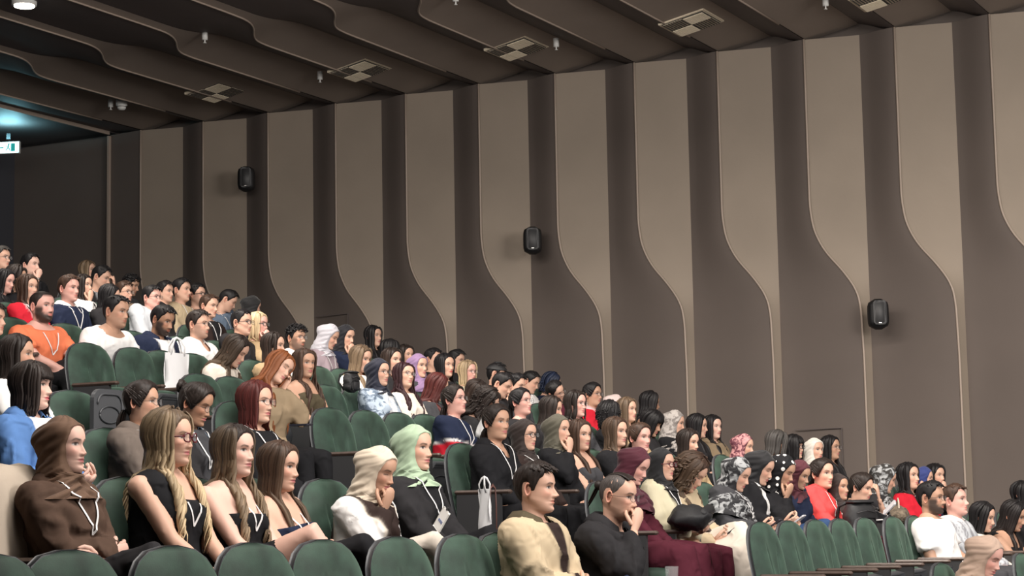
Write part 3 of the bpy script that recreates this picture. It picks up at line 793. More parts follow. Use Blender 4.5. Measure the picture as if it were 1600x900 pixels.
        if st == 'bun':
            zb_ = P.get('bunz') or .04
            for k in range(18):
                a = rng.uniform(0, 6.28); b_ = rng.uniform(-.8, .8)
                pts = [np.array([.030*math.cos(a+i*.5)*math.cos(b_), -.128+.022*math.sin(b_)*math.cos(i*.4), zb_+.030*math.sin(a+i*.5)]) for i in range(8)]
                lockg(g, pts, .012, cc, P['tipc'], rng, flat=.8)
            g.add(*sphg((0, -.128, zb_), (.032, .026, .032), 12, 8), cc)
        elif st in ('pony', 'tied'):
            L = P.get('len') or (.28 if st == 'pony' else .20); zs0 = .03 if st == 'pony' else -.035
            for k in range(nl//2):
                a = rng.uniform(0, 6.28); rr = rng.uniform(0, .02); pts = []
                for i in range(9):
                    q = i/8; pts.append((rr*(1+1.2*q)*math.cos(a)+.006*math.sin(i+a), -.104-.035*math.sin(min(1, q*2)*1.57)+.02*q+rr*math.sin(a), zs0-L*q))
                pts = [torso_push(np.array(p), .02) for p in pts]
                lockg(g, pts, .011, cc, P['tipc'], rng)
        for s_ in (-1, 1):
            for k in range(0):
                pts = [headpt(T, s_*math.radians(52+8*k+i), .07-.028*i, .006)[0] for i in range(5)]
                lockg(g, pts, .004, cc, cc, rng)
    return g
def build_hijab(P, T, rng):
    """one sheet: hood around the face, wrap under the chin, drape on chest and shoulders"""
    nc = [44, 60, 84][P['lod']]; nrr = [44, 60, 84][P['lod']]
    zz = np.concatenate([np.linspace(.132, .10, nrr//8), np.linspace(.096, -.125, nrr//2), np.linspace(-.14, -P['drape'], nrr-nrr//8-nrr//2)])
    u = np.linspace(-1, 1, nc); V = np.zeros((len(zz), nc, 3)); ph = rng.uniform(0, 6, 8)
    zk = [.132, .088, .080, .068, .04, .0, -.05, -.085, -.108, -.119, -.5]; ok = [0, 0, 24, 38, 50, 56, 57, 52, 36, 0, 0]
    for i, z in enumerate(zz):
        th0 = math.radians(np.interp(z, zk[::-1], ok[::-1])); th = np.sign(u)*(th0+(math.pi-th0)*np.abs(u)); th[u == 0] = th0
        if th0 < .02: th = u*math.pi
        au = np.abs(u)
        q = max(0, min(1, (z+.125)/.257))
        volb = .014+.030*np.clip(-np.cos(th), 0, 1)**1.5*G(z-.035, .07)
        if z > .10:
            k_ = math.sqrt(max(.0, (.1325-z)/.0345)); k_ = min(1, k_)
            p = headpt(T, th, .10, volb)*1.0; cx, cy = 0, -.004
            p[:, 0] = cx+(p[:, 0]-cx)*k_; p[:, 1] = cy+(p[:, 1]-cy)*k_; p[:, 2] = z
        elif z > -.128:
            p = headpt(T, th, max(z, -.108), volb)
            if z < .05:   # the wrap fills jaw and nape
                f_ = sstep(.05, -.11, z)
                ex = np.stack([.096*np.sin(th), -.008+np.where(np.cos(th) > 0, 0.086, .116)*np.cos(th), np.full(nc, z)], -1)
                bk = sstep(.3, 1.2, np.abs(th)-th0*0)
                p = p*(1-(f_*bk)[:, None])+ex*(f_*bk)[:, None]
            p[:, 2] = z-(.006 if z < -.05 else 0)
            tk = sstep(.10, .0, au)[:, None]*(1 if th0 > .02 else 0)
            inn = headpt(T, th, max(z, -.108), .0015); inn[:, 2] = p[:, 2]; p = p*(1-tk)+inn*tk
        else:
            t_ = (-.128-z)
            rx = np.interp(t_, [0, .03, .07, .12, .2, .3], [.096, .110, .150, .195, .21, .215])
            rf = np.interp(t_, [0, .03, .07, .12, .2, .3], [.084, .086, .098, .122, .150, .165])
            rb = np.interp(t_, [0, .03, .07, .12, .2, .3], [.116, .122, .135, .145, .15, .15])
            ad = P['bulk']*sstep(.03, .12, t_); rx = rx+ad; rf = rf+ad; rb = rb+ad
            c = np.cos(th); p = np.stack([rx*np.sin(th), -.012+np.where(c > 0, rf, rb)*c, np.full(nc, z)], -1)
            p[:, 2] -= .03*sstep(.05, .2, t_)*(c-0.2)*1.0
        # folds run from under the chin up around the head
        amp = (.0020+.0022*sstep(.06, -.1, z)+(0 if z > -.1 else .006*sstep(-.11, -.2, z)))*sstep(.0, .18, au if th0 > .02 else 1+0*au)
        if z < -.1: amp = amp*1.1
        w1 = np.sin(5*np.abs(th)+z*75+ph[0]+1.2*np.sin(z*18+ph[1]+np.sign(u)*1.3)); w1 = 1.6*np.abs(w1)**.7-.8; w2 = np.sin(7*np.abs(th)+z*130+ph[2]+np.sign(u)*2)
        w3 = np.sin(th*5+z*30+ph[3])
        n_ = p.copy(); n_[:, 2] = (0.3*z if z > 0 else 0); n_ /= np.linalg.norm(n_, axis=1)[:, None]+1e-9
        p = p+n_*(amp*(w1+.6*w2+.5*w3))[:, None]
        V[i] = p
    F = grid_faces(len(zz), nc, False, False)
    # weld the two ends at the back by closing faces
    F += [(i*nc+nc-1, i*nc, (i+1)*nc, (i+1)*nc+nc-1) for i in range(len(zz)-1)]
    # column pairs in front of the face must stay open: drop faces spanning the opening
    mid = nc//2; keep = []
    for f in F:
        js = [a % nc for a in f]
        if {mid-1, mid} <= set(js) and all(abs(j-mid+.5) < 1 for j in js):
            i = min(a//nc for a in f)
            if -.119 < zz[i] < .086 and -.119 < zz[min(i+1, len(zz)-1)] < .086: continue
        keep.append(f)
    V = V.reshape(-1, 3); top = len(V); V = np.vstack([V, [[0, -.004, .133]]])
    keep += [(j, top, (j+1) % nc)[::1] for j in range(nc)]
    jit = 1+.05*np.sin(V[:, 0]*40+ph[4])
    C = np.array(P['scarfc'])[None, :]*jit[:, None]
    return V, keep, C

# ------------------------------------------------------------------ bodies
def rotx(a): c, s = math.cos(a), math.sin(a); return np.array([[1, 0, 0], [0, c, -s], [0, s, c]])
def roty(a): c, s = math.cos(a), math.sin(a); return np.array([[c, 0, s], [0, 1, 0], [-s, 0, c]])
def rotz(a): c, s = math.cos(a), math.sin(a); return np.array([[c, -s, 0], [s, c, 0], [0, 0, 1]])
TOR = np.array([(.0, .17, .13, -.13), (.06, .175, .135, -.13), (.14, .16, .13, -.125), (.22, .148, .118, -.118), (.30, .155, .118, -.12), (.39, .170, .12, -.12),
                (.445, .176, .11, -.115), (.490, .170, .090, -.108), (.520, .143, .070, -.098), (.542, .100, .054, -.085), (.560, .066, .042, -.070), (.585, .050, .036, -.058)])
def torso_loft(P, grow, zmin=0.0, zmax=.585, n=28):
    V = []; rows = 0
    zq = np.linspace(zmin, zmax, 22)
    for z in zq:
        hw, yf, yb = [np.interp(z, TOR[:, 0], TOR[:, k]) for k in (1, 2, 3)]
        if P['male']: hw *= 1.09+.05*sstep(.3, .45, z); yf *= 1.05
        hw *= P['build'] if z < .5 else 1+.3*(P['build']-1); yf *= P['build']; yb = yb if z < .2 else yb*(1+.5*(P['build']-1))
        for j in range(n):
            a = 2*math.pi*j/n; c, s = math.cos(a), math.sin(a)
            x = (hw+grow)*math.copysign(abs(s)**.8, s)
            y = ((yf+grow) if c > 0 else (-yb+grow))*math.copysign(abs(c)**.85, c)
            if not P['male'] and c > 0: y += .042*P['build']*math.exp(-((z-.345)/.055)**2)*math.exp(-((abs(x)-.075)/.06)**2)
            V.append((x, y, z))
    F = grid_faces(len(zq), n, True, True); F += [tuple(range(n)), tuple(range((len(zq)-1)*n+n-1, (len(zq)-1)*n-1, -1))]
    return np.array(V), F
def ik(S, Wt, l1, l2, pole):
    d = Wt-S; L = np.linalg.norm(d)
    if L > (l1+l2)*.985: Wt = S+d/L*(l1+l2)*.985; d = Wt-S; L = np.linalg.norm(d)
    u = d/L; a = (l1*l1-l2*l2+L*L)/(2*L); h = math.sqrt(max(l1*l1-a*a, 1e-6))
    p = pole-u*np.dot(pole, u); p /= np.linalg.norm(p)+1e-9
    return S+u*a+p*h, Wt
def hand_geo(g, Wt, d, nrm, side, curl, skin, spread=.0, lod=1, nails=None):
    """wrist at Wt, d = direction of the palm, nrm = palm normal (fingers curl toward it)"""
    d = d/np.linalg.norm(d); nrm = nrm-d*np.dot(nrm, d); nrm /= np.linalg.norm(nrm); lat = np.cross(d, nrm)*side
    f = lambda a, b_, c: Wt+d*a+lat*b_+nrm*c
    ns = 7 if lod else 5; cl = lod > 0
    V, F = tubeg([f(-.03, 0, 0), f(.0, 0, 0), f(.03, 0, 0), f(.065, 0, 0), f(.088, 0, 0)], [.023, .023, .030, .036, .034], 10 if lod else 7, True, .42, [nrm]*5)
    g.add(V, F, skin)
    fl = [(.030, .068, .0078), (.0105, .078, .0083), (-.0095, .074, .0080), (-.029, .058, .0070)]
    for k, (b_, L, r) in enumerate(fl):
        c = curl*(1+.12*k); p = f(.080, b_, 0); dd = d+lat*(b_*spread*8); dd /= np.linalg.norm(dd); pts = [p-d*.015, p]
        ang = 0
        for seg, fr in ((0, .45), (1, .31), (2, .24)):
            ang += c*(1.0 if seg == 0 else 1.15)
            v = dd*math.cos(ang)+nrm*math.sin(ang); p = p+v*L*fr; pts.append(p)
        V, F = tubeg(pts, [r*1.05, r*1.08, r, r*.92, r*.8], ns, cl); g.add(V, F, np.array(skin)*(1.0 if k % 2 else .96))
    p0 = f(.018, .026, .004); p1 = f(.042, .046, .012); p2 = f(.066, .052+.0, .020+.012*curl); p3 = f(.086, .046, .026+.022*curl)
    V, F = tubeg([p0, p1, p2, p3], [.012, .0115, .0098, .0085], ns, True); g.add(V, F, skin)
def cyl_scaled(P0, P1, r0, r1, k=5):
    t = np.linspace(0, 1, k)[:, None]; return P0+(P1-P0)*t, np.interp(t[:, 0], [0, 1], [r0, r1])
JOBS = []; HZ = .682
def remesh_job(V, F, vox, smooth_it):
    me = bpy.data.meshes.new('tmp'); me.from_pydata([tuple(v) for v in V], [], F)
    o = bpy.data.objects.new('tmp', me); col.objects.link(o)
    m_ = o.modifiers.new('r', 'REMESH'); m_.mode = 'VOXEL'; m_.voxel_size = vox
    if smooth_it: s_ = o.modifiers.new('s', 'SMOOTH'); s_.iterations = smooth_it; s_.factor = .5
    return o
SKIN = {'pale': (.66, .42, .34), 'fair': (.60, .365, .27), 'pink': (.64, .36, .30), 'medium': (.47, .275, .19), 'tan': (.38, .21, .135)}
HC = {'black': (.010, .009, .010), 'dark': (.020, .014, .012), 'brown': (.050, .028, .019), 'ash': (.10, .068, .044), 'lash': (.24, .17, .105), 'blonde': (.54, .41, .25),
      'auburn': (.20, .065, .022), 'burg': (.075, .016, .014), 'burgdark': (.028, .009, .012), 'redbrown': (.085, .026, .018), 'grey': (.06, .055, .052), 'blue': (.012, .018, .04)}
CC = {'black': (.012, .012, .014), 'offblack': (.022, .021, .023), 'white': (.80, .79, .78), 'cream': (.70, .63, .55), 'orange': (.72, .19, .09), 'red': (.48, .015, .03), 'coral': (.72, .07, .07),
      'navy': (.014, .020, .045), 'denim': (.09, .19, .42), 'brown': (.075, .045, .032), 'taupe': (.13, .105, .09), 'tan': (.40, .29, .17), 'khaki': (.26, .195, .125), 'beige': (.48, .38, .25),
      'olive': (.08, .065, .04), 'grey': (.28, .29, .31), 'lgrey': (.45, .47, .50), 'lilac': (.34, .27, .30), 'maroon': (.085, .016, .028), 'dbrown': (.030, .019, .017), 'creamy': (.58, .53, .38),
      'pink': (.6, .4, .4), 'bluegrey': (.12, .16, .22), 'green': (.5, .5, .4), 'jeans': (.03, .06, .14), 'sand': (.50, .40, .27), 'dgrey': (.05, .05, .055), 'jacketgrey': (.10, .10, .10)}
POSES = {  # right hand (near side), left hand: (target, frame, palm dir, normal, curl, pole)
 'lap':   (((.055, .29, .115), 't', (-.75, .6, -.25), (-.1, -.3, -1), .35, (.5, -.5, -.6)), ((-.06, .30, .12), 't', (.75, .6, -.25), (0, -.3, -1), .35, (-.5, -.5, -.6))),
 'knees': (((.10, .40, .10), 't', (-.2, 1, -.3), (0, -.3, -1), .3, (.8, -.3, -.3)), ((-.10, .40, .10), 't', (.2, 1, -.3), (0, -.3, -1), .3, (-.8, -.3, -.3))),
 'cross': (((-.055, .215, .225), 't', (-1, -.1, .15), (0, -1, 0), .25, (.7, .1, -.8)), ((.07, .235, .20), 't', (1, -.05, .1), (0, -1, -.1), .25, (-.7, .1, -.8))),
 'chin':  (((.050, .125, -.170), 'h', (-.25, -.05, 1), (-.35, -.95, 0), 1.0, (.55, .1, -.9)), ((-.02, .25, .15), 't', (.9, .4, -.1), (0, -.3, -1), .4, (-.6, -.4, -.6))),
 'chinL': (((.055, .27, .13), 't', (-.75, .6, -.25), (0, -.3, -1), .4, (.5, -.5, -.6)), ((-.03, .135, -.165), 'h', (.25, -.05, 1), (.2, -1, 0), 1.15, (-.5, .2, -.9))),
 'mouth': (((.060, .135, -.150), 'h', (-.45, -.05, .9), (-.45, -.95, -.3), .85, (.5, .2, -.9)), ((-.02, .25, .15), 't', (.9, .4, -.1), (0, -.3, -1), .4, (-.6, -.4, -.6))),
 'cheek': (((.095, .045, -.145), 'h', (-.12, -.05, 1), (-1, .1, 0), .7, (.7, .25, -.8)), ((-.02, .25, .15), 't', (.9, .4, -.1), (0, -.3, -1), .4, (-.6, -.4, -.6))),
 'cheekL': (((.055, .27, .13), 't', (-.75, .6, -.25), (0, -.3, -1), .4, (.5, -.5, -.6)), ((-.098, .050, -.12), 'h', (.1, -.05, 1), (1, .1, 0), .5, (-.5, .35, -.8))),
 'brow':  (((.05, .27, .13), 't', (-.75, .6, -.25), (0, -.3, -1), .4, (.5, -.5, -.6)), ((-.055, .150, -.055), 'h', (.25, -.35, 1), (.3, -1, 0), .45, (-.5, .2, -.9))),
 'phone': (((.055, .27, .20), 't', (-.45, .8, .25), (-.55, -.1, .8), .55, (.6, -.5, -.6)), ((-.055, .28, .20), 't', (.45, .8, .25), (.55, -.1, .8), .55, (-.6, -.5, -.6))),
 'side':  (((.175, .20, .06), 't', (0, .9, -.3), (-.2, 0, -1), .25, (.4, -.9, -.1)), ((-.10, .28, .11), 't', (.5, .8, -.2), (0, -.2, -1), .3, (-.5, -.5, -.6))),
}
PEOPLE_OUT = {}
def person(D):
    rng = np.random.default_rng(D['id']*7+3)
    px, py, hp = D['x'], D['y'], D['h']; Xr = row_x(D['row'])
    male = D['sex'] == 'm'
    lean = math.radians(D.get('lean', -4)); bow = math.radians(D.get('pitch', 0)); roll = math.radians(D.get('roll', 0))
    hij = D.get('scarf') is not None
    P = dict(male=male, lod=2 if hp >= 60 else (1 if hp >= 37 else 0), jaw=rng.uniform(-.03, .03), facew=rng.uniform(.97, 1.03)*(1.02 if male else .99),
             nose=rng.uniform(.85, 1.15)*(1.08 if male else .9), lips=.85 if male else 1.1, skin=SKIN[D['skin']], beard=D.get('beard', 0), buzz=D.get('hair') == 'buzz',
             hairc=np.array(HC[D.get('hc', 'dark')]), hijab=hij, closed=D.get('closed', D.get('pitch', 0) <= -22), gaze=0, build=D.get('build', 1.0), drape=D.get('drape', .30), bulk=D.get('bulk', .008)+.012)
    P['tipc'] = np.array(HC[D['tip']]) if D.get('tip') else P['hairc']*1.25
    P['browc'] = P['hairc']*.8+np.array(P['skin'])*.06 if D.get('hc') not in ('blonde', 'burg', 'auburn', 'redbrown') else np.array((.06, .035, .025))
    P['lipc'] = np.array(P['skin'])*np.array([.85, .52, .52]) if male else np.array(D.get('lip', (.42, .13, .13)))
    for k in ('len', 'fringe', 'part', 'bunz', 'vol'): P[k] = D.get(k)
    P['part'] = P['part'] or 0; P['hair'] = D.get('hair')
    # --- placement: the head centre must fall on its pixel, on this row
    yh = .025*math.cos(lean)+.62*math.sin(lean)
    Xh = Xr-SEAT_DX-yh+D.get('fx', 0)
    W = at_rear(px, py, Xh)
    dist = np.linalg.norm(W-np.array([0, 0, CAMZ])); S = np.clip(.45+.55*(hp*dist/FPX)/(.236 if not hij else .262), .93, 1.10)
    if D.get('S'): S = D['S']
    alpha = math.degrees(math.atan2(-W[0], W[1]))          # direction to the camera
    syaw = D.get('s', 60); hy = (90-alpha)-syaw            # degrees toward the camera (right side)
    by = D.get('by', hy*.3); Rb = rotz(math.radians(-90-by)); hyaw = math.radians(-(hy-by))
    seat = floor_z(D['row'])+.45
    Rt = roty(D.get('tilt', 0))@rotx(-lean)               # forward lean tips the torso toward +y, tilt sideways
    # torso pivot at the hips
    piv = np.array([0, 0, .06])
    def tor(p): return (np.asarray(p)-piv)@Rt.T+piv
    Rh = rotz(hyaw)@roty(roll)@rotx(bow-lean*0.0)
    Rh = rotz(hyaw)@rotx(bow)@roty(roll)
    hoff = np.array([0, .025, HZ])                        # head centre above the hips, torso frame
    npiv = np.array([0, -.02, -.12])                       # neck pivot, head frame
    def headx(p):
        p = np.atleast_2d(np.asarray(p, float))
        w_ = sstep(-.20, -.105, p[:, 2])[:, None]
        a = p@np.eye(3)
        # torso-following version and head-following version
        pt = tor(p+hoff)
        base = tor(npiv+hoff)
        ph_ = (p-npiv)@Rh.T+base
        return pt*(1-w_)+ph_*w_
    hc = headx([[0, 0, 0]])[0]
    need = (W[2]-seat)/S; dz = need-hc[2]
    stretch = np.clip(dz, -.07, .07); rootz = seat+(dz-stretch)*S
    kz = 1+stretch/.64
    def fin(p):      # stretch of the trunk only
        p = np.array(p, float); z = p[:, 2]
        p[:, 2] = np.where(z > .06, .06+(z-.06)*1.0+stretch*sstep(.06, .46, z), z)
        return p*S
    hcw = Rb@fin([hc])[0]
    root = np.array([W[0]-hcw[0], W[1]-hcw[1], rootz])
    body = Geo()
    hg, T = build_head(P); V, F, C = hg.arr()
    hV = fin(headx(V))
    skin = np.array(P['skin'])
    # --- arms
    shw = .172*(1.12 if male else 1.0)*(.5+.5*P['build']); l1, l2 = (.285, .25) if male else (.265, .235)
    pose = POSES[D.get('pose', 'lap')]; arms = []
    for s, spec in ((1, pose[0]), (-1, pose[1])):
        tgt, fr, pd, pn, curl, pole = spec
        Sh = tor(np.array([s*shw, -.012, .470]))
        if fr == 'h':
            Wt = headx([tgt])[0] if tgt[2] > -.1 else ((np.array(tgt)-npiv)@Rh.T+tor(npiv+hoff)); pd = np.array(pd)@Rh.T; pn = np.array(pn)@Rh.T
        else:
            Wt = np.array(tgt, float)
            if D.get('pose') in ('cross', 'phone'): Wt = tor(Wt)
            pd = np.array(pd, float); pn = np.array(pn, float)
        E_, Wt = ik(Sh, Wt, l1, l2, np.array(pole, float)); arms.append((s, Sh, E_, Wt, pd, pn, curl))
    knees = []; kx = D.get('kx', 0)
    legs = []
    for s in (1, -1):
        H = np.array([s*.085, .02, .045]); K = np.array([s*.11+kx, .46, .075+D.get('kz', 0)]); A = np.array([s*.11+kx, .47, -.37])
        if D.get('legs') == 'crossed':
            if s == -1: K = np.array([.0, .44, .23+D.get('kz', 0)]); A = np.array([.14, .60, -.09])
            else: K = np.array([.10, .46, .07])
        if D.get('legs') == 'crossedR':
            if s == 1: K = np.array([.0, .44, .23+D.get('kz', 0)]); A = np.array([-.14, .60, -.09])
        legs.append((s, H, K, A))
    # --- body core (one mesh: trunk, arms, legs), voxel-joined, then head and hands welded into the same mesh
    bare_arm = D.get('sleeve', 'long') in ('short', 'none'); bg = Geo()
    V1, F1 = torso_loft(P, -.004 if (bare_arm or D.get('neck') in ('strapless', 'tank', 'scoop')) else -.013); bg.add(tor(V1), F1)
    for s, Sh, E_, Wt, pd, pn, curl in arms:
        k = 1.18 if male else 1.0
        bg.add(*sphg(Sh+np.array([0, 0, -.008]), .054*k, 12, 8))
        pts = np.array([Sh, Sh*.7+E_*.3, Sh*.35+E_*.65, E_, E_*.7+Wt*.3, E_*.35+Wt*.65, Wt]); bg.add(*tubeg(pts, np.array([.050, .047, .041, .037, .037, .031, .025])*k, 12))
    for s, H, K, A in legs:
        pts = np.array([H, H*.6+K*.4, H*.25+K*.75, K, K*.7+A*.3, K*.35+A*.65, A]); bg.add(*tubeg(pts, [.090, .083, .066, .057, .054, .046, .036], 12))
        ft = np.array([[0, -.03, -.05], [0, .05, -.055], [0, .14, -.065]]); bg.add(*tubeg(A+ft, [.04, .038, .03], 10))
    Vb, Fb, _ = bg.arr(); vx = (.0135 if P['lod'] == 2 else .018) if (bare_arm or D.get('bare')) else .037
    jb = remesh_job(fin(Vb), Fb, vx*S, 4 if bare_arm else 2)
    hands = Geo()
    for s, Sh, E_, Wt, pd, pn, curl in arms: hand_geo(hands, Wt-(Wt-E_)/np.linalg.norm(Wt-E_)*.0, pd, pn, s, curl, skin*(1.0), lod=P['lod'])
    Vh, Fh, Ch = hands.arr(); Vh = fin(Vh)
    # --- upper garment
    jobs = [('body', jb)]
    sl = D.get('sleeve', 'long'); gg = Geo(); bulk = D.get('bulk', .008)
    V2, F2 = torso_loft(P, bulk+.004, -.02, .570); gg.add(tor(V2), F2)
    if sl != 'none':
        for s, Sh, E_, Wt, pd, pn, curl in arms:
            k = 1.18 if male else 1.0; gb = bulk+.006
            gg.add(*sphg(Sh+np.array([-s*.008, 0, -.008]), .056*k+gb, 12, 8))
            if sl == 'short':
                m_ = Sh*.32+E_*.68; pts = np.array([Sh, Sh*.6+m_*.4, m_]); gg.add(*tubeg(pts, np.array([.052, .052, .056])*k+gb, 12, False))
            else:
                e2 = Wt-(Wt-E_)*.03; pts = np.array([Sh, Sh*.65+E_*.35, Sh*.3+E_*.7, E_, E_*.65+e2*.35, E_*.3+e2*.7, e2])
                gg.add(*tubeg(pts, np.array([.052, .050, .046, .045, .042, .036, .030])*k+gb*np.array([1, 1, 1, 1.1, 1.1, 1.0, .9]), 12, False))
    Vg, Fg, _ = gg.arr(); jg = remesh_job(fin(Vg), Fg, [.026, .021, .0135][P['lod']]*S, 2)
    jobs.append(('top', jg))
    # --- lower garment
    lg = Geo(); bt = D.get('bottom', 'black')
    lower = D.get('lower', 'trousers')
    if lower != 'none':
        lg.add(*sphg((0, .0, .06), (.185*P['build'], .15, .11), 16, 10))
        for s, H, K, A in legs:
            if lower == 'trousers': pts = np.array([H, H*.6+K*.4, H*.25+K*.75, K, K*.7+A*.3, K*.3+A*.7, A*.96+K*.04]); rr = np.array([.10, .094, .078, .070, .066, .062, .062])
            elif lower == 'shorts': pts = np.array([H, H*.6+K*.4, H*.4+K*.6]); rr = np.array([.10, .095, .085])
            else: pts = np.array([H, H*.6+K*.4, H*.25+K*.75, K, K*.7+A*.3, K*.3+A*.7, A*.9+K*.1]); rr = np.array([.105, .11, .11, .105, .12, .135, .15])
            lg.add(*tubeg(pts, rr, 12, lower != 'skirt'))
        Vl, Fl, _ = lg.arr(); jl = remesh_job(fin(Vl), Fl, [.042, .036, .024][P['lod']]*S, 2); jobs.append(('lower', jl))
    hair = None
    if hij:
        Vx, Fx, Cx = (None,)*3; P['scarfc'] = D['scarf'][0]; Vx, Fx, Cx = build_hijab(P, T, rng); hair = ('hijab', fin(headx(Vx)), Fx, Cx, D['scarf'][1])
    elif P['hair']:
        hg2 = build_hair(P, T, rng); Vx, Fx, Cx = hg2.arr(); hair = ('hair', fin(headx(Vx)), Fx, Cx, 'hair')
    JOBS.append(dict(D=D, P=P, root=root, Rb=Rb, by=by, S=S, jobs=jobs, head=(hV, F, C), hands=(Vh, Fh, Ch), hair=hair, tor=tor, fin=fin, headx=headx, arms=arms, rng=rng, W=W, legs=legs))

def garment_color(D, P, L, S):
    """L = garment points in torso frame (unscaled, unleaned); returns colours"""
    c = np.array(CC[D['top']]); C = np.tile(c, (len(L), 1)); x, y, z = L[:, 0], L[:, 1], L[:, 2]; X = np.abs(x)
    inner = D.get('inner')
    def mix(cc, m):
        nonlocal C
        m = np.clip(m, 0, 1)[:, None]; C = C*(1-m)+np.array(CC[cc] if isinstance(cc, str) else cc)*m
    if inner:      # open jacket: wedge of the shirt in front
        wv = (.012+.085*sstep(.10, .53, z))*D.get('innerw', 1)
        mix(inner, sstep(.006, -.006, X-wv)*sstep(.02, .05, y)*sstep(.05, .1, z))
        mix(c*.55, .6*G(X-wv-.006, .006)*sstep(.02, .05, y)*sstep(.05, .1, z))
    pt = D.get('print')
    if pt == 'varsity':
        mix('red', sstep(.30, .29, z)*sstep(.20, .21, z)*1.0); mix('white', G(z-.31, .006)+G(z-.195, .006))
    if pt == 'stripes': mix((.22, .22, .24), sstep(.2, .7, np.sin(x*230+2*np.sin(z*6))))
    if pt == 'whiteprint': mix('white', sstep(.05, .03, X)*sstep(.03, .05, y)*sstep(.5, .45, z)); mix('black', sstep(.6, .8, np.sin(x*160+z*40))*sstep(.04, .02, X)*sstep(.05, .06, y)*sstep(.42, .38, z)*sstep(.28, .32, z))
    if pt == 'vest': mix('dbrown', sstep(.168, .162, X)); mix('cream', G(X-.160, .012)*sstep(.25, .3, z))
    if pt == 'cuff': mix('white', 0*X)
    return np.clip(C, 0, 1)
def glasses(J, kind, parent):
    P, fin, headx = J['P'], J['fin'], J['headx']; T = head_row_table(64, P['male'], P['jaw'], P['facew'])
    m_ = {'black': 'frame_black', 'red': 'frame_red', 'metal': 'frame_metal'}[kind]; rad = .0013 if kind == 'metal' else (.0034 if kind == 'red' else .0024)
    if P['lod'] == 0: rad *= 1.2
    g = Geo(); lens = Geo()
    for s in (-1, 1):
        P_ = []
        for a in np.linspace(0, 2*math.pi, 19):
            ca, sa = math.cos(a), math.sin(a); e = .75
            P_.append((s*.0335+.0235*math.copysign(abs(ca)**e, ca), .1045-.0035*abs(ca*1+s*0)-.35*max(0, abs(s*.0335+.0235*ca)-.035)*.6, .002+.0185*math.copysign(abs(sa)**e, sa)))
        g.add(*tubeg(P_, rad, 5, False)); n = len(P_)-1
        lens.add([(s*.0335, .104, .002)]+P_[:-1], [(0, 1+i, 1+(i+1) % n) for i in range(n)])
        g.add(*tubeg([(s*.057, .097, .008), (s*.073, .085, .008), (s*.080, .03, .006), (s*.081, -.015, .006), (s*.079, -.03, -.008)], rad, 5, False))
    g.add(*tubeg([(-.010, .1045, .006), (0, .108, .009), (.010, .1045, .006)], rad, 5, False))
    V, F, _ = g.arr(); V = fin(headx(V)); gl = link('glasses', to_mesh('glasses', V, F, MT[m_]), parent)
    V, F, _ = lens.arr(); V = fin(headx(V)); link('lens', to_mesh('lens', V, F, MT['lens'], None, False), gl)
def lanyard(J, bvh, parent, badge=True, drop=.22, style='lanyard'):
    fin, tor = J['fin'], J['tor']; Vs = Geo()
    pts = []
    side_pts = []
    for s in (-1, 1):
        P_ = []
        for t in np.linspace(0, 1, 12):
            x = s*(.085*(1-t)**.9); z = .525-drop*t**.9; P_.append((x, .4, z))
        P_ = [(s*.078, -.02, .55)]+P_
        side_pts.append(P_)
    out = []
    for P_ in side_pts:
        q = []
        for i, p in enumerate(P_):
            if i == 0: q.append(fin([tor(np.array([p[0], .0, .555]))])[0]); continue
            a = fin([tor(np.array(p))])[0]; b_ = fin([tor(np.array([p[0], -.1, p[2]]))])[0]; dv = Vector(b_-a).normalized()
            hit = bvh.ray_cast(Vector(a), dv)
            if hit[0] is not None: q.append(np.array(hit[0]-dv*.006))
        if len(q) > 3: out.append(q)
    g = Geo()
    for q in out:
        q = np.array(q); n = len(q); T_ = np.gradient(q, axis=0); T_ /= np.linalg.norm(T_, axis=1)[:, None]+1e-9
        lat = np.cross(T_, np.array([0, 1.0, .2])); lat /= np.linalg.norm(lat, axis=1)[:, None]+1e-9
        w_ = .0050; V = np.concatenate([q+lat*w_, q-lat*w_, q+lat*w_+np.array([0, .0015, 0]), q-lat*w_+np.array([0, .0015, 0])]); F = []
        for i in range(n-1):
            F += [(i, i+1, n+i+1, n+i), (2*n+i, 3*n+i, 3*n+i+1, 2*n+i+1), (i, 2*n+i, 2*n+i+1, i+1), (n+i, n+i+1, 3*n+i+1, 3*n+i)]
        g.add(V, F)
    if not g.V: return
    ly = link('lanyard', g.mesh('lanyard', MT['ribbon'], smooth=False), parent)
    if badge and out:
        e = out[0][-1]; b_ = part('badge', *boxg(e+np.array([0, .006, -.045]), (.055, .003, .08)), MT['white'], ly)
        part('badge_print', *boxg(e+np.array([0, .0085, -.045]), (.04, .002, .012)), MT['inkblue'], b_)
def collar(J, parent, kind, colr, matl):
    """folded collar around the neck (torso frame)"""
    fin, tor = J['fin'], J['tor']; n = 22; V = []
    op = {'shirt': 24, 'jacket': 30, 'polo': 22, 'blazer': 34}[kind]
    for i, (hgt, out) in enumerate([(.530, .004), (.570, .006), (.580, .014), (.552, .032), (.522, .048)]):
        for j in range(n):
            a = math.radians(op+(360-2*op)*j/(n-1)); c, s = math.cos(a), math.sin(a)
            fr = max(0, c)
            rx, ry = .068+out, (.060 if c > 0 else .070)+out
            z = hgt-.055*fr**1.5*(1 if kind != 'blazer' else 1.6)-(.02*fr if i >= 3 else 0)
            if i >= 3: rx += .012; ry += .010
            V.append((rx*s, -.012+ry*c*(1+.25*fr), z))
    V = fin(tor(np.array(V))); F = grid_faces(5, n, False, True)
    o = link('collar', to_mesh('collar', V, F, MT[matl], np.tile(np.array(colr), (len(V), 1))), parent)
    sm = o.modifiers.new('thick', 'SOLIDIFY'); sm.thickness = .004; sm.offset = 0
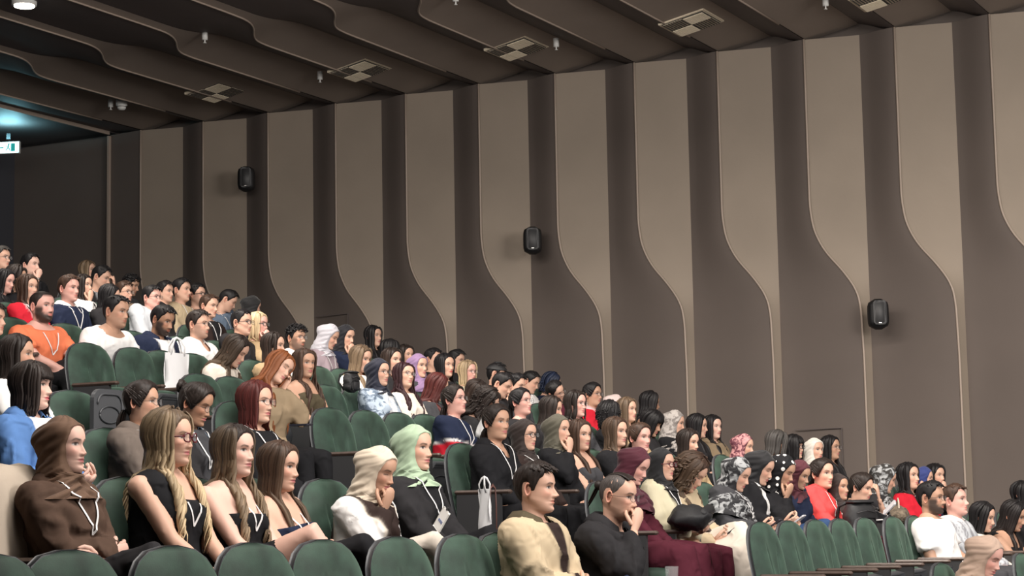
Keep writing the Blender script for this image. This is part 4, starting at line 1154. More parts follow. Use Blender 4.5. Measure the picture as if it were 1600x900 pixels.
def finish_people():
    dg = bpy.context.evaluated_depsgraph_get(); dg.update()
    for J in JOBS:
        D, P, S = J['D'], J['P'], J['S']; tor, fin = J['tor'], J['fin']
        root = empty('person', tuple(J['root']), math.radians(-90-J['by'])); tag(root, D['label'], 'person', 'people seated in the audience')
        J['rootobj'] = root
        res = {}
        for nm, o in J['jobs']:
            ev = o.evaluated_get(dg); me = ev.to_mesh(); n = len(me.vertices)
            V = np.empty(n*3, np.float32); me.vertices.foreach_get('co', V); V = V.reshape(-1, 3).astype(float)
            N = np.empty(n*3, np.float32); me.vertices.foreach_get('normal', N); N = N.reshape(-1, 3).astype(float)
            F = [tuple(p.vertices) for p in me.polygons]; res[nm] = (V, N, F); ev.to_mesh_clear()
        # inverse of fin/tor for colouring and cutting
        lean = math.radians(D.get('lean', -4)); Rt = roty(D.get('tilt', 0))@rotx(-lean); piv = np.array([0, 0, .06])
        rz_ = J['fin'](np.array([[0, 0, 1.0]]))[0][2]/S-1.0
        def inv(V):
            V = V/S; z = V[:, 2].copy(); zz = z.copy()
            for _ in range(6): zz = z-rz_*sstep(.06, .46, zz)
            V = V.copy(); V[:, 2] = zz; return (V-piv)@Rt+piv
        # body
        g = Geo(); V, N, F = res['body']; sk = np.array(P['skin']); g.add(V, F, sk); g.add(*J['head']); g.add(*J['hands'])
        link('body', g.mesh('body', MT['skin'], True), root)
        # top: folds, then cut neckline
        V, N, F = res['top']; L = inv(V); ph = J['rng'].uniform(0, 6, 8)
        x, y, z = L.T
        # distance along arms for creases at the elbow
        f_ = np.sin(z*55+6*np.sin(x*9+ph[0])+ph[1])*.5+np.sin((z*38-x*30)+3*np.sin(y*14+ph[2])+ph[3])*.6+np.sin((z*30+y*42)+4*np.sin(x*12+ph[4]))*.5
        amp = .0030*(1+D.get('fold', .6)); kk = J['rng'].normal(0, 1, (7, 3)); kk /= np.linalg.norm(kk, axis=1)[:, None]; mg = J['rng'].uniform(18, 42, 7)
        wp = L+.04*np.sin(L[:, [1, 2, 0]]*16+ph[:3]); n_ = sum(np.sin(wp@(kk[i]*mg[i]*np.array([1, 1, .6]))+ph[i % 6]) for i in range(7))/2.2
        crest = 2.2*np.exp(-(n_/.22)**2)-.6+.5*f_*.5
        neck = sstep(.53, .47, z)
        for s, Sh, E_, Wt, *_r in J['arms']:
            dE = np.linalg.norm(V/S-fin([E_])[0]/S, axis=1); crest = crest+1.2*np.exp(-(dE/.07)**2)*np.sin(dE*190+ph[5])
        V = V+N*(amp*crest*neck)[:, None]
        nl = D.get('neck', 'crew'); zc = {'crew': lambda x, y: .540+.0*y-.30*np.maximum(y, 0), 'high': lambda x, y: .558+0*y, 'vee': lambda x, y: .535-1.1*np.maximum(y-.03, 0)*np.clip(1-np.abs(x)/.08, 0, 1)-.12*np.maximum(y, 0),
             'scoop': lambda x, y: .525-.9*np.maximum(y, 0)+.12*sstep(.085, .13, np.abs(x)), 'strapless': lambda x, y: .385-.05*np.clip(np.abs(x)-.05, 0, 1)+.02*0, 'tank': lambda x, y: np.where(np.abs(x) > .135, .42, .530-.9*np.maximum(y, 0))}[nl]
        zl = zc(x, y); onarm = (np.abs(x) > .19)
        kill = (z > zl)
        if nl in ('crew', 'vee', 'high'): kill &= (np.abs(x) < .12)
        # pull vertices just beyond the edge back to it for a clean hem
        near = kill & (z < zl+[.034, .028, .021][P['lod']]); Lx = L.copy()
        keepv = ~kill | near
        Vn = V.copy(); dzv = np.where(near, zl-z, 0)
        up = Rt@np.array([0, 0, 1.0]); Vn += (dzv*S)[:, None]*up[None, :]
        F2 = [f for f in F if all(keepv[i] for i in f)]
        C = garment_color(D, P, L, S)
        used = np.zeros(len(Vn), bool); [used.__setitem__(list(f), True) for f in F2]
        ec = {}
        for f in F2:
            for a_, b_ in zip(f, f[1:]+f[:1]): k_ = (a_, b_) if a_ < b_ else (b_, a_); ec[k_] = ec.get(k_, 0)+1
        nb = {}
        for (a_, b_), n_c in ec.items():
            if n_c == 1: nb.setdefault(a_, []).append(b_); nb.setdefault(b_, []).append(a_)
        for _ in range(10):
            new = {k_: Vn[k_]*.5+.5*sum(Vn[q] for q in v_)/len(v_) for k_, v_ in nb.items() if len(v_) == 2}
            for k_, v_ in new.items(): Vn[k_] = v_
        idx = -np.ones(len(Vn), int); idx[used] = np.arange(used.sum())
        F3 = [tuple(int(idx[i]) for i in f) for f in F2]
        nmz = D.get('gname', 'top'); mt = D.get('gmat', 'cloth')
        tobj = link(nmz, to_mesh(nmz, Vn[used], F3, MT[mt], C[used]), root)
        bvh = BVHTree.FromPolygons([Vector(v) for v in Vn[used]], F3)
        if 'lower' in res:
            V, N, F = res['lower']; f_ = np.sin(V[:, 1]*40+4*np.sin(V[:, 0]*15+ph[6]))*.6+np.sin(V[:, 2]*45+V[:, 0]*20+ph[7])*.5
            V = V+N*(.003*f_)[:, None]; c = np.array(CC[D.get('bottom', 'black')])
            nm2 = {'trousers': 'trousers', 'shorts': 'shorts', 'skirt': 'skirt'}[D.get('lower', 'trousers')]
            link(nm2, to_mesh(nm2, V, F, MT['cloth'], np.tile(c, (len(V), 1))), root)
        if J['hair']:
            nm, V, F, C, mk = J['hair']; o = link(nm, to_mesh(nm, V, F, MT[mk], C), root)
            if nm == 'hijab':
                Va = np.vstack([Vn[used], V]); no = int(used.sum())
                bvh = BVHTree.FromPolygons([Vector(v) for v in Va], F3+[tuple(i+no for i in f) for f in F])
        if D.get('collar'):
            kd, cc = D['collar']; collar(J, root, kd, CC[cc], 'cloth' if mt == 'tiedye' else mt)
        if D.get('glasses'): glasses(J, D['glasses'], root)
        if D.get('lanyard'): lanyard(J, bvh, root, D['lanyard'] > 1, .22)
        if D.get('cap_'):     # baseball cap
            T = head_row_table(64, P['male'], P['jaw'], P['facew']); th = np.linspace(-math.pi, math.pi, 28, endpoint=False); V = []
            for i, z_ in enumerate([.045, .06, .08, .10, .115, .128]):
                p = headpt(T, th, min(z_, .112), .02); p[:, 2] = z_+(.006 if i > 3 else 0); V.append(p)
            V = np.concatenate(V); F = grid_faces(6, 28, True, True)+[tuple(range(6*28-1, 5*28-1, -1))]
            o = link('cap', to_mesh('cap', fin(J['headx'](V)), F, MT['backpack']), root)
            vz = [];
            for i in range(4):
                for j in range(11):
                    a = math.radians(-38+76*j/10); p = headpt(T, a, .05, .02+.022*i)[0]; p[2] = .048-.004*i; vz.append(p)
            oo = link('visor', to_mesh('visor', fin(J['headx'](np.array(vz))), grid_faces(4, 11, False), MT['backpack']), o)
            so = oo.modifiers.new('t', 'SOLIDIFY'); so.thickness = .004
        if D.get('watch'):
            s, Sh, E_, Wt, *_r = J['arms'][0 if D['watch'] > 0 else 1]; d = (E_-Wt)/np.linalg.norm(E_-Wt); c = Wt+d*.02
            V, F = tubeg([c-d*.008, c+d*.008], .031, 14, False); link('wristwatch' if D.get('watchdark') else 'bracelet', to_mesh('w', fin(V), F, MT['steel'] if D.get('watchdark') else MT['silver']), root)
        J['bvh'] = bvh
        PEOPLE_OUT[D['id']] = J
        if D.get('legs'):
            for s, H, K, A in J['legs']:
                g = Geo(); g.add(*tubeg(np.array([A+(0, -.045, -.03), A+(0, .0, -.05), A+(0, .07, -.06), A+(0, .15, -.068)]), [.036, .047, .044, .034], 10, True, .8))
                Vs_, Fs_, _ = g.arr(); link('shoe', to_mesh('shoe', fin(Vs_), Fs_, MT['black']), root)
    for J in JOBS:
        for nm, o in J['jobs']:
            me = o.data; bpy.data.objects.remove(o); bpy.data.meshes.remove(me)

def settle(A_):
    """hips keep seat spacing inside a row; the trunk tilts sideways so that every head stays where it is"""
    rows = {}
    for D in A_:
        lean = math.radians(D.get('lean', -4)); Xh = row_x(D['row'])-SEAT_DX-(.025*math.cos(lean)+.62*math.sin(lean))+D.get('fx', 0)
        D['_y'] = float(at_rear(D['x'], D['y'], Xh)[1]); D['_h'] = D['_y']; rows.setdefault(D['row'], []).append(D)
    for L in rows.values():
        L.sort(key=lambda d: d['_h'])
        for _ in range(400):
            for a, b in zip(L, L[1:]):
                gap = b['_h']-a['_h']
                if gap < .485: m = (.485-gap)/2; a['_h'] -= m; b['_h'] += m
            for d in L: d['_h'] += .02*(d['_y']-d['_h'])
    for D in A_:
        dv = max(-.22, min(.22, D['_h']-D['_y'])); D['tilt'] = math.asin(dv/.62)
        if abs(D['_h']-D['_y']) > .2: print('SHIFT', D['id'], round(D['_h']-D['_y'], 2))

# ------------------------------------------------------------------ the audience
A_ = []
def p(id, row, x, y, h, s, sex, skin, top, label, **k):
    d = dict(id=id, row='ABCDEFGHIJKL'.index(row) if row != '-' else -1, x=x, y=y, h=h, s=s, sex=sex, skin=skin, top=top, label=label); d.update(k); A_.append(d)
W_, M_ = 'w', 'm'
# row A and the one before it
p(113,'A',838,764,76,72,M_,'fair','sand','young man in tan zip jacket with dark collar, arms folded, front row', hair='short', hc='dark', pose='cross', inner='dbrown', innerw=.7, collar=('jacket','olive'), gname='jacket', bulk=.018, fold=1.0, bottom='navy', legs='crossed', build=1.05)
p(114,'A',966,776,70,66,M_,'fair','offblack','man with shaved sides, tied hair and glasses, hand on mouth, front row', hair='undercut', hc='dark', pose='mouth', lean=14, pitch=-8, glasses='metal', gname='jacket', bulk=.016, fold=.9, bottom='black', beard=.25, collar=('jacket','offblack'))
p(107,'A',1455,779,52,72,M_,'medium','white','bearded man in loose white t-shirt and glasses, arm on armrest', hair='short', hc='black', beard=.8, sleeve='short', pose='side', glasses='metal', bulk=.016, bottom='dgrey', build=1.1, lean=-10)
p(108,'A',1492,783,49,68,M_,'pink','lgrey','clean-shaven man in striped grey-white shirt behind the white t-shirt man', hair='short', hc='brown', print='stripes', collar=('shirt','white'), pitch=6, bottom='dgrey', lean=-8)
p(109,'A',1536,808,44,72,W_,'fair','cream','woman with long glossy black hair and pale top, far right', hair='straight', hc='black', tip='black', pitch=-14, lean=-4, pose='lap')
p(110,'A',1584,806,46,72,W_,'medium','black','black-haired woman leaning forward with bare shoulder, right edge', hair='long', hc='black', tip='dark', pitch=-20, lean=12, sleeve='none', neck='tank', pose='knees', closed=False)
p(111,'A',1598,772,36,68,W_,'fair','offblack','woman with black hair half hidden at the right edge of the picture', hair='straight', hc='black', tip='black')
p(112,'-',1540,870,70,66,W_,'pink','creamy','woman in dusty beige headscarf bowing in the lowest row, bottom right', scarf=((.42,.30,.235),'scarf'), pitch=-24, pose='lap', closed=True, lean=4, drape=.34)
# row B
p(39,'B',100,698,92,60,W_,'pale','brown','woman in shiny brown headscarf and brown jacket, arms folded, lanyard', scarf=((.115,.062,.036),'scarf'), pose='cross', lanyard=1, gname='jacket', bulk=.02, fold=1.2, bottom='offblack', legs='crossedR', collar=('jacket','brown'), drape=.225, pitch=2)
p(40,'B',266,686,86,62,W_,'fair','black','blonde woman with dark roots and burgundy glasses in black sleeveless top', hair='wavy', hc='ash', tip='blonde', sleeve='none', neck='scoop', glasses='red', vol=.02, pose='lap', lanyard=1, lip=(.5,.16,.16), lower='shorts', bottom='black', fold=.3, bare=True)
p(43,'B',366,706,78,56,W_,'pale','black','woman with long streaked hair in black strapless top, bare shoulders', hair='wavy', hc='dark', tip='lash', sleeve='none', neck='strapless', pose='lap', lanyard=1, fold=.2, watch=1, lower='shorts', bottom='black', bare=True, legs='crossedR', kz=.07)
p(44,'B',437,730,72,62,W_,'fair','navy','woman with long straight brown hair in navy strapless top, arms crossed low', hair='straight', hc='brown', tip='ash', sleeve='none', neck='strapless', pose='cross', lanyard=1, fold=.2, bottom='black', legs='crossedR', kz=.05, pitch=-5, watch=-1)
p(45,'B',590,736,78,58,W_,'medium','white','woman in cream headscarf and brown vest over white sleeves, fist on chin', scarf=((.62,.53,.42),'scarf'), pose='chin', print='vest', bulk=.02, pitch=-18, bottom='cream', legs='crossedR', kz=.06, drape=.19, watch=1, watchdark=True, lean=6, closed=True, gname='shirt')
p(46,'B',648,702,78,56,W_,'fair','offblack','woman in mint green satin headscarf and black coat', scarf=((.36,.47,.33),'scarf'), pose='lap', inner='black', lanyard=1, gname='coat', bulk=.018, bottom='black', legs='crossed', drape=.205)
p(84,'B',992,728,60,66,W_,'pink','maroon','woman in burgundy headscarf and long burgundy dress, head bowed', scarf=((.075,.014,.026),'scarf'), pitch=-26, lower='skirt', bottom='maroon', pose='lap', drape=.32, gname='dress_top')
p(89,'B',1034,727,52,62,W_,'fair','creamy','woman in black headscarf, red glasses and cream blazer holding a phone', scarf=((.012,.012,.014),'scarf'), glasses='red', pose='phone', inner='black', collar=('blazer','creamy'), gname='blazer', lanyard=1, bottom='maroon', drape=.2, bulk=.015)
p(90,'B',1080,738,58,72,W_,'fair','sand','woman with fluffy curly brown hair bowed over a phone, beige coat', hair='curly', hc='brown', tip='ash', pitch=-38, pose='phone', gname='coat', bulk=.02, bottom='cream', legs='crossed', lean=8)
p(91,'B',1152,741,56,68,W_,'fair','dgrey','woman in black and grey printed headscarf looking down at a phone', scarf=((.025,.025,.028),'greyprint'), pitch=-24, pose='phone', drape=.40, bottom='cream', lanyard=1, bulk=.014)
p(93,'B',1188,731,58,70,W_,'fair','black','tall woman in plain black headscarf and white shirt looking at a phone', scarf=((.013,.013,.015),'scarf'), pitch=-24, pose='phone', inner='white', gname='coat', lanyard=1, bottom='black', drape=.2)
p(94,'B',1222,736,54,66,W_,'medium','black','woman in black headscarf with white polka dots, chin on hand', scarf=((.012,.012,.014),'dots'), pitch=-24, pose='chin', bottom='jeans', drape=.19, lean=8, legs='crossedR')
p(95,'B',1248,742,44,62,W_,'medium','navy','woman in dark red headscarf leaning behind the polka dot headscarf', scarf=((.07,.014,.022),'scarf'), pitch=-20, pose='phone', lean=10, drape=.2)
p(100,'B',1285,741,47,48,W_,'fair','coral','young woman with tied dark hair in coral red top with lanyard', hair='tied', hc='dark', len=.16, lanyard=1, pose='lap', bottom='maroon', collar=('shirt','coral'), bunz=.0, gname='cardigan')
p(101,'B',1310,762,40,56,W_,'medium','white','girl in dark brown headscarf and white top beside the coral top', scarf=((.035,.024,.022),'scarf'), bottom='maroon', drape=.2, lean=4)
p(102,'B',1346,762,44,64,W_,'fair','dgrey','woman in dark leather jacket covering her eyes with one hand', hair='tied', hc='dark', pose='brow', pitch=-14, gmat='leather', gname='jacket', bottom='jeans', lean=10, lanyard=1)
p(104,'B',1420,745,42,55,W_,'fair','red','woman with straight black hair in bright red jacket and black scarf', hair='shoulder', hc='black', tip='black', inner='black', lanyard=1, pose='chinL', gname='jacket', bulk=.018, pitch=4)
p(103,'B',1382,748,48,100,W_,'fair','offblack','person in glossy dark grey patterned headscarf turned away', scarf=((.035,.033,.032),'greyprint'), pitch=-20)
p(105,'B',1444,748,30,80,W_,'fair','navy','person in royal blue headscarf hidden behind the red jacket woman', scarf=((.03,.045,.17),'scarf'), pitch=-5)
p(106,'B',1462,744,34,52,W_,'fair','offblack','woman with black hair hiding her mouth, behind the blue headscarf', hair='shoulder', hc='black', tip='black', pose='chin')
# row C
p(36,'C',50,604,68,66,W_,'pale','denim','woman with dark chin-length bob in blue denim jacket over white t-shirt', hair='bobfringe', hc='dark', pose='phone', inner='white', collar=('jacket','denim'), gname='jacket', bulk=.018, fold=1, lip=(.5,.1,.12), bottom='navy', len=.135)
p(37,'C',222,630,58,66,W_,'medium','taupe','person with braided dark hair and round glasses in taupe trench coat', hair='tied', hc='dark', glasses='metal', collar=('jacket','taupe'), inner='white', gname='trench_coat', bulk=.02, fold=1, pose='lap')
p(38,'C',306,632,60,62,W_,'tan','offblack','woman with dark bun and glasses in black jacket looking down', hair='bun', hc='dark', glasses='metal', pitch=-20, closed=True, gname='jacket', inner='dgrey', collar=('jacket','bluegrey'), bunz=.07, lanyard=1)
p(42,'C',400,630,64,56,W_,'fair','black','woman with reddish-brown bob and clear glasses in black t-shirt, white lanyard', hair='bob', hc='burg', tip='burg', glasses='metal', lanyard=1, pose='lap', bottom='black')
p(67,'C',776,661,54,44,W_,'medium','black','woman with tied dark hair in black blazer, white lanyard cord', hair='tied', hc='dark', inner='black', collar=('blazer','black'), gname='blazer', lanyard=1, pose='lap', bulk=.016, bottom='black', neck='vee', lean=2)
p(69,'C',820,681,50,54,W_,'fair','dbrown','woman in dark brown headscarf with round dark glasses and striped cord', scarf=((.03,.02,.018),'scarf'), glasses='black', lanyard=1, drape=.28)
p(70,'C',872,673,50,60,W_,'fair','black','woman in olive green headscarf resting her chin on her fist', scarf=((.10,.092,.068),'scarf'), pose='chin', drape=.2, gname='sweater')
p(81,'C',906,681,46,46,W_,'fair','dgrey','woman with long straight brown hair and bare arms in dark top', hair='straight', hc='brown', tip='brown', sleeve='none', neck='tank', pose='lap')
p(82,'C',963,676,44,52,W_,'fair','black','woman with wavy shoulder-length brown hair in black top', hair='shoulder', hc='brown', tip='ash', pose='lap')
p(83,'C',1000,685,44,46,W_,'pink','offblack','woman with dark brown hair tucked behind her ear above burgundy headscarf', hair='tied', hc='brown', pose='lap')
p(88,'C',1076,692,38,56,W_,'fair','tan','woman with long dark hair falling across her face in beige jacket', hair='straight', hc='dark', tip='dark', pitch=-6)
p(96,'C',1214,693,38,112,W_,'fair','offblack','person with smooth dark grey bob seen from behind', hair='bobfringe', hc='grey', tip='grey', pitch=-8, len=.15)
p(97,'C',1240,699,36,64,W_,'fair','offblack','woman with black fringe and glasses in profile beside the dark bob', hair='bobfringe', hc='black', tip='black', glasses='black', len=.2)
p(98,'C',1273,704,38,46,W_,'fair','offblack','woman in white printed headscarf and dark coat near the wall', scarf=((.68,.64,.58),'scarf'), drape=.2)
p(99,'C',1298,700,36,64,W_,'medium','offblack','woman with long black hair and glasses, tallest beside the wall', hair='straight', hc='black', tip='black', glasses='metal', neck='vee')
p(92,'C',1162,698,34,70,W_,'fair','dgrey','person in pink floral headscarf mostly hidden behind black headscarf', scarf=((.12,.04,.055),'floralpink'), pitch=-10)
# row D
p(21,'D',28,556,58,70,W_,'medium','white','woman with long dark straight hair and white blouse at the left edge', hair='straight', hc='dark', tip='dark', pose='lap', gname='blouse', bulk=.018)
p(32,'D',436,575,46,50,W_,'fair','khaki','woman with long auburn hair leaning her head on her hand, khaki shirt', hair='long', hc='auburn', tip='auburn', pose='cheekL', roll=-30, pitch=-16, closed=True, gname='shirt', bottom='black', lean=6, bulk=.016)
p(60,'D',710,626,44,60,W_,'pink','navy','woman in glasses with navy and red varsity sweater and lanyard', hair='tied', hc='dark', glasses='metal', print='varsity', lanyard=1, gname='sweater', build=1.12, pitch=8, pose='lap')
p(66,'D',760,628,38,80,W_,'fair','offblack','curly dark-haired person bowing with hand at the face', hair='curly', hc='dark', tip='dark', pitch=-36, pose='brow', lean=10)
p(61,'E',744,614,38,56,W_,'fair','offblack','woman with long parted dark hair looking straight down', hair='straight', hc='dark', tip='brown', pitch=-28)
p(68,'D',814,629,40,58,W_,'pink','offblack','woman with dark low ponytail and thin glasses, chin raised', hair='pony', hc='black', tip='black', glasses='metal', pitch=6)
p(73,'D',862,640,38,74,W_,'fair','offblack','woman with dark parted hair half hidden behind olive headscarf', hair='shoulder', hc='dark', tip='dark', pitch=-8)
p(74,'D',900,632,40,56,W_,'pink','dgrey','woman with dark curly hair and clear glasses', hair='wavy', hc='dark', tip='dark', glasses='metal', len=.26)
p(79,'D',953,648,38,115,W_,'fair','black','person with big fluffy black hair turned away', hair='curly', hc='black', tip='black', len=.12)
p(77,'D',980,641,36,58,W_,'fair','tan','woman with light brown straight hair behind the fluffy black hair', hair='straight', hc='ash', tip='ash')
p(80,'D',1018,661,40,66,W_,'medium','offblack','woman with black fringed bob looking down', hair='bobfringe', hc='black', tip='black', pitch=-24)
p(85,'D',1054,661,40,80,W_,'fair','black','person in grey floral headscarf and black jacket with white cord', scarf=((.40,.37,.35),'floralgrey'), lanyard=1, pitch=-12)
p(86,'D',1090,666,36,80,W_,'fair','offblack','woman with very long black hair hiding most of her face', hair='straight', hc='black', tip='black', pitch=-6)
p(87,'D',1114,668,36,48,W_,'pale','khaki','woman with long black hair in beige trench coat by the wall', hair='long', hc='black', tip='black', gname='trench_coat', collar=('jacket','khaki'), bulk=.016)
# row E
p(33,'E',476,569,42,36,W_,'medium','olive','woman with very long dark brown hair facing the camera, sleeveless olive top', hair='wavy', hc='brown', tip='brown', sleeve='none', neck='tank', pose='lap', lip=(.4,.12,.12))
p(49,'E',592,583,46,52,W_,'fair','bluegrey','woman in navy headscarf and glasses with tie-dye blue denim jacket', scarf=((.014,.016,.030),'scarf'), glasses='metal', gmat='tiedye', gname='jacket', drape=.2, bulk=.018, inner='white')
p(54,'E',632,588,38,42,W_,'fair','cream','woman with wavy dark red hair and glasses in cream sweater', hair='wavy', hc='burgdark', tip='burgdark', glasses='metal', pitch=8, roll=-8, gname='sweater', pose='lap')
p(59,'E',683,605,40,95,W_,'fair','dgrey','woman with burgundy dyed hair turned away, dark jacket', hair='long', hc='burg', tip='burg', pitch=-20)
p(63,'E',784,602,36,70,M_,'fair','offblack','dark-haired young man looking down below the black cap', hair='short', hc='black', pitch=-26, lean=6)
p(72,'E',868,612,32,60,M_,'fair','maroon','young man with glasses leaning sideways onto his shoulder', hair='slick', hc='black', roll=38, pitch=-10, glasses='metal')
p(75,'E',926,617,36,58,W_,'medium','red','woman with pulled back hair and glasses in red cardigan', hair='tied', hc='black', glasses='metal', gname='cardigan', lanyard=1, collar=('shirt','pink'))
p(76,'E',960,634,34,90,W_,'fair','dgrey','person in pale pink headscarf, only its top showing', scarf=((.62,.50,.48),'scarf'), pitch=-20)
p(78,'E',1016,630,36,100,W_,'medium','black','woman with black hair and bare shoulder turned to the wall', hair='shoulder', hc='black', tip='black', sleeve='none', neck='tank', pitch=-8)
p(64,'E',806,603,32,64,M_,'fair','dgrey','short-haired man between two bowed dark heads', hair='short', hc='black', pitch=-12)
p(65,'F',829,597,32,70,M_,'fair','white','dark-haired man by the wall batten looking down', hair='shortflat', hc='black', pitch=-24)
p(71,'F',862,600,32,90,W_,'fair','navy','person with blue-tinted curly hair behind the leaning man', hair='curly', hc='blue', tip='blue', len=.1, pitch=-20)
# row F
p(27,'F',368,548,48,68,W_,'fair','cream','woman with long dark streaked waves bowed low, cream sweater', hair='wavy', hc='dark', tip='ash', pitch=-34, lean=14, gname='sweater', pose='phone')
p(28,'F',428,542,42,66,W_,'fair','tan','woman with long dark brown hair and earrings in tan shirt', hair='long', hc='dark', tip='brown', gname='shirt', bulk=.014)
p(48,'F',564,561,40,54,W_,'fair','white','woman with ash-blond long hair looking down, white top', hair='long', hc='ash', tip='lash', pitch=-12, pose='chinL')
p(50,'F',613,564,38,46,W_,'fair','offblack','woman with long dark brown hair behind the navy headscarf', hair='long', hc='dark', tip='brown')
p(53,'F',654,573,40,46,W_,'fair','dgrey','woman in lilac purple headscarf', scarf=((.26,.165,.30),'scarf'), drape=.26)
p(57,'F',696,572,36,44,W_,'fair','offblack','woman with black hair and red lips looking right', hair='long', hc='black', tip='black', lip=(.45,.05,.06))
p(58,'F',731,582,34,50,W_,'pink','creamy','woman with blonde bob in cream top', hair='bob', hc='lash', tip='blonde', glasses='metal')
p(62,'F',776,585,34,90,M_,'fair','offblack','person wearing a black baseball cap against the wall', hair='shortflat', hc='black', cap_=True, pitch=-8)
# row G
p(9,'G',66,480,50,44,M_,'pink','orange','bearded man with buzz cut in orange t-shirt, leaning forward', hair='buzz', hc='dark', beard=.85, sleeve='short', lanyard=1, pose='knees', build=1.15, lean=8, neck='crew', bulk=.014, legs='crossed')
p(11,'G',182,488,54,54,M_,'medium','white','man with short black crop in white t-shirt leaning on his knees', hair='shortflat', hc='black', sleeve='short', pose='knees', lean=26, kz=.10, build=1.1, bulk=.014, beard=.2, bottom='dgrey', pitch=-6)
p(18,'G',254,501,46,52,M_,'tan','navy','bearded man in navy jacket looking down, white printed shirt', hair='short', hc='black', beard=.8, pitch=-18, inner='white', print='whiteprint', collar=('jacket','navy'), gname='jacket', bulk=.016, lean=6)
p(19,'G',310,508,44,60,M_,'fair','white','young man with dark swept hair, goatee and glasses in white shirt', hair='short', hc='dark', beard=.35, glasses='metal', collar=('shirt','white'), gname='shirt', bulk=.016, neck='vee', pose='lap')
p(25,'G',378,505,40,58,M_,'fair','offblack','man with slick black hair and glasses in black shirt', hair='slick', hc='black', glasses='black')
p(26,'G',404,508,36,54,W_,'pink','tan','blonde woman with sunglasses hidden beside the black-shirted man', hair='bob', hc='blonde', tip='blonde', glasses='black', pose='chin')
p(29,'G',463,529,38,48,M_,'medium','white','curly-haired man with beard and glasses in white shirt', hair='curlyshort', hc='black', beard=.6, glasses='metal', collar=('shirt','white'), gname='shirt', bulk=.014)
p(30,'G',514,526,40,70,W_,'fair','lilac','woman in light grey headscarf and dusty lilac top bowing', scarf=((.44,.43,.47),'scarf'), pitch=-24, lean=8, drape=.2, lanyard=1)
p(31,'G',540,527,40,50,W_,'fair','navy','woman in black headscarf with hand over her mouth', scarf=((.012,.012,.016),'scarf'), pose='chin', pitch=-10, drape=.19)
p(51,'G',610,548,32,110,W_,'fair','offblack','back of a dark head behind the brown-haired women', hair='bobfringe', hc='black', tip='black')
p(52,'G',634,556,29,44,W_,'fair','offblack','smiling dark-haired woman behind the lilac headscarf', hair='shoulder', hc='dark', tip='dark')
p(55,'G',677,562,32,60,M_,'fair','offblack','dark-haired man left of the red-lipped woman, by the wall', hair='short', hc='black')
p(56,'G',713,563,30,64,M_,'fair','offblack','dark-haired man behind the blonde bob', hair='short', hc='black', pitch=-12)
# row H
p(6,'H',44,450,34,44,W_,'fair','red','woman with wavy brown bob in red cardigan at far left', hair='shoulder', hc='brown', tip='brown', lanyard=1, inner='pink', gname='cardigan', len=.2)
p(10,'H',108,452,40,48,M_,'pink','navy','man with swept brown hair in navy polo shirt and lanyard', hair='short', hc='brown', lanyard=1, collar=('polo','white'), gname='polo_shirt', pose='lap')
p(13,'J',204,446,30,70,M_,'medium','dgrey','man with dark tousled hair by the rear wall panel', hair='curlyshort', hc='black', pitch=-16)
p(12,'I',194,458,32,50,M_,'fair','lgrey','man with short brown hair and glasses behind the white t-shirt man', hair='short', hc='brown', glasses='metal')
p(131,'H',172,464,34,80,W_,'fair','offblack','dark-haired person behind the shoulder of the white t-shirt man', hair='shoulder', hc='black', tip='black', pitch=-10)
p(132,'H',205,494,28,50,W_,'pink','lgrey','woman with glasses peeking out behind the white t-shirt man', hair='tied', hc='ash', glasses='metal', pitch=-10, fx=.25)
p(14,'H',237,466,34,56,M_,'pink','lgrey','young man in light grey hooded sweatshirt and glasses', hair='short', hc='black', glasses='metal', gname='hoodie', bulk=.018, neck='crew')
p(22,'H',327,479,34,52,M_,'fair','dbrown','man with brown fringe in dark maroon jacket and lanyard', hair='shortflat', hc='brown', lanyard=1, inner='black', gname='jacket', pitch=-6)
p(24,'H',394,480,28,110,W_,'fair','black','person with black hood seen from behind near the wall', scarf=((.011,.011,.012),'scarf'), pitch=-10)
p(47,'H',584,526,32,50,W_,'fair','black','woman with long black hair in black leather jacket against the wall', hair='long', hc='black', tip='black', gmat='leather', gname='jacket', bulk=.014)
# row I and J
p(15,'I',258,457,31,56,M_,'fair','offblack','man with thick black hair behind the hooded sweatshirt', hair='short', hc='black')
p(16,'I',284,454,36,60,M_,'fair','beige','tall man with black hair in beige sweater and lanyard', hair='short', hc='black', lanyard=1, gname='sweater', pose='lap')
p(17,'I',308,461,32,56,M_,'fair','black','man with moustache and glasses in black shirt', hair='short', hc='black', glasses='black', beard=.35)
p(23,'I',356,470,32,85,M_,'fair','bluegrey','man with black hair bowed far down, blue-grey shirt', hair='short', hc='black', pitch=-30, lean=10, gname='shirt', lanyard=1)
p(5,'I',131,447,30,50,W_,'fair','white','dark-haired woman resting her cheek on her fist behind the navy polo', hair='shoulder', hc='dark', tip='dark', pose='chin')
p(7,'I',8,440,32,56,W_,'pink','black','black-haired woman cut by the left edge of the picture', hair='shoulder', hc='black', tip='black', pitch=-10)
p(8,'I',26,434,30,70,W_,'medium','black','dark curly-haired person in black behind the red cardigan', hair='curly', hc='dark', tip='dark', len=.14, pitch=-10)
p(2,'J',48,415,34,52,M_,'pale','black','young man with black hair, fist at his mouth, near rear wall', hair='short', hc='black', pose='mouth', watch=1)
p(4,'J',158,434,36,66,M_,'fair','offblack','man in open black shirt rubbing his brow, grey t-shirt, rear row', hair='short', hc='black', pose='brow', pitch=-18, lanyard=1, inner='grey', lean=10)
p(3,'K',137,423,28,60,W_,'fair','offblack','woman with light brown hair in the last row', hair='shoulder', hc='ash', tip='lash')
p(1,'J',2,404,34,52,M_,'fair','offblack','grey-haired man with glasses at the top of the left edge', hair='short', hc='grey', glasses='metal')
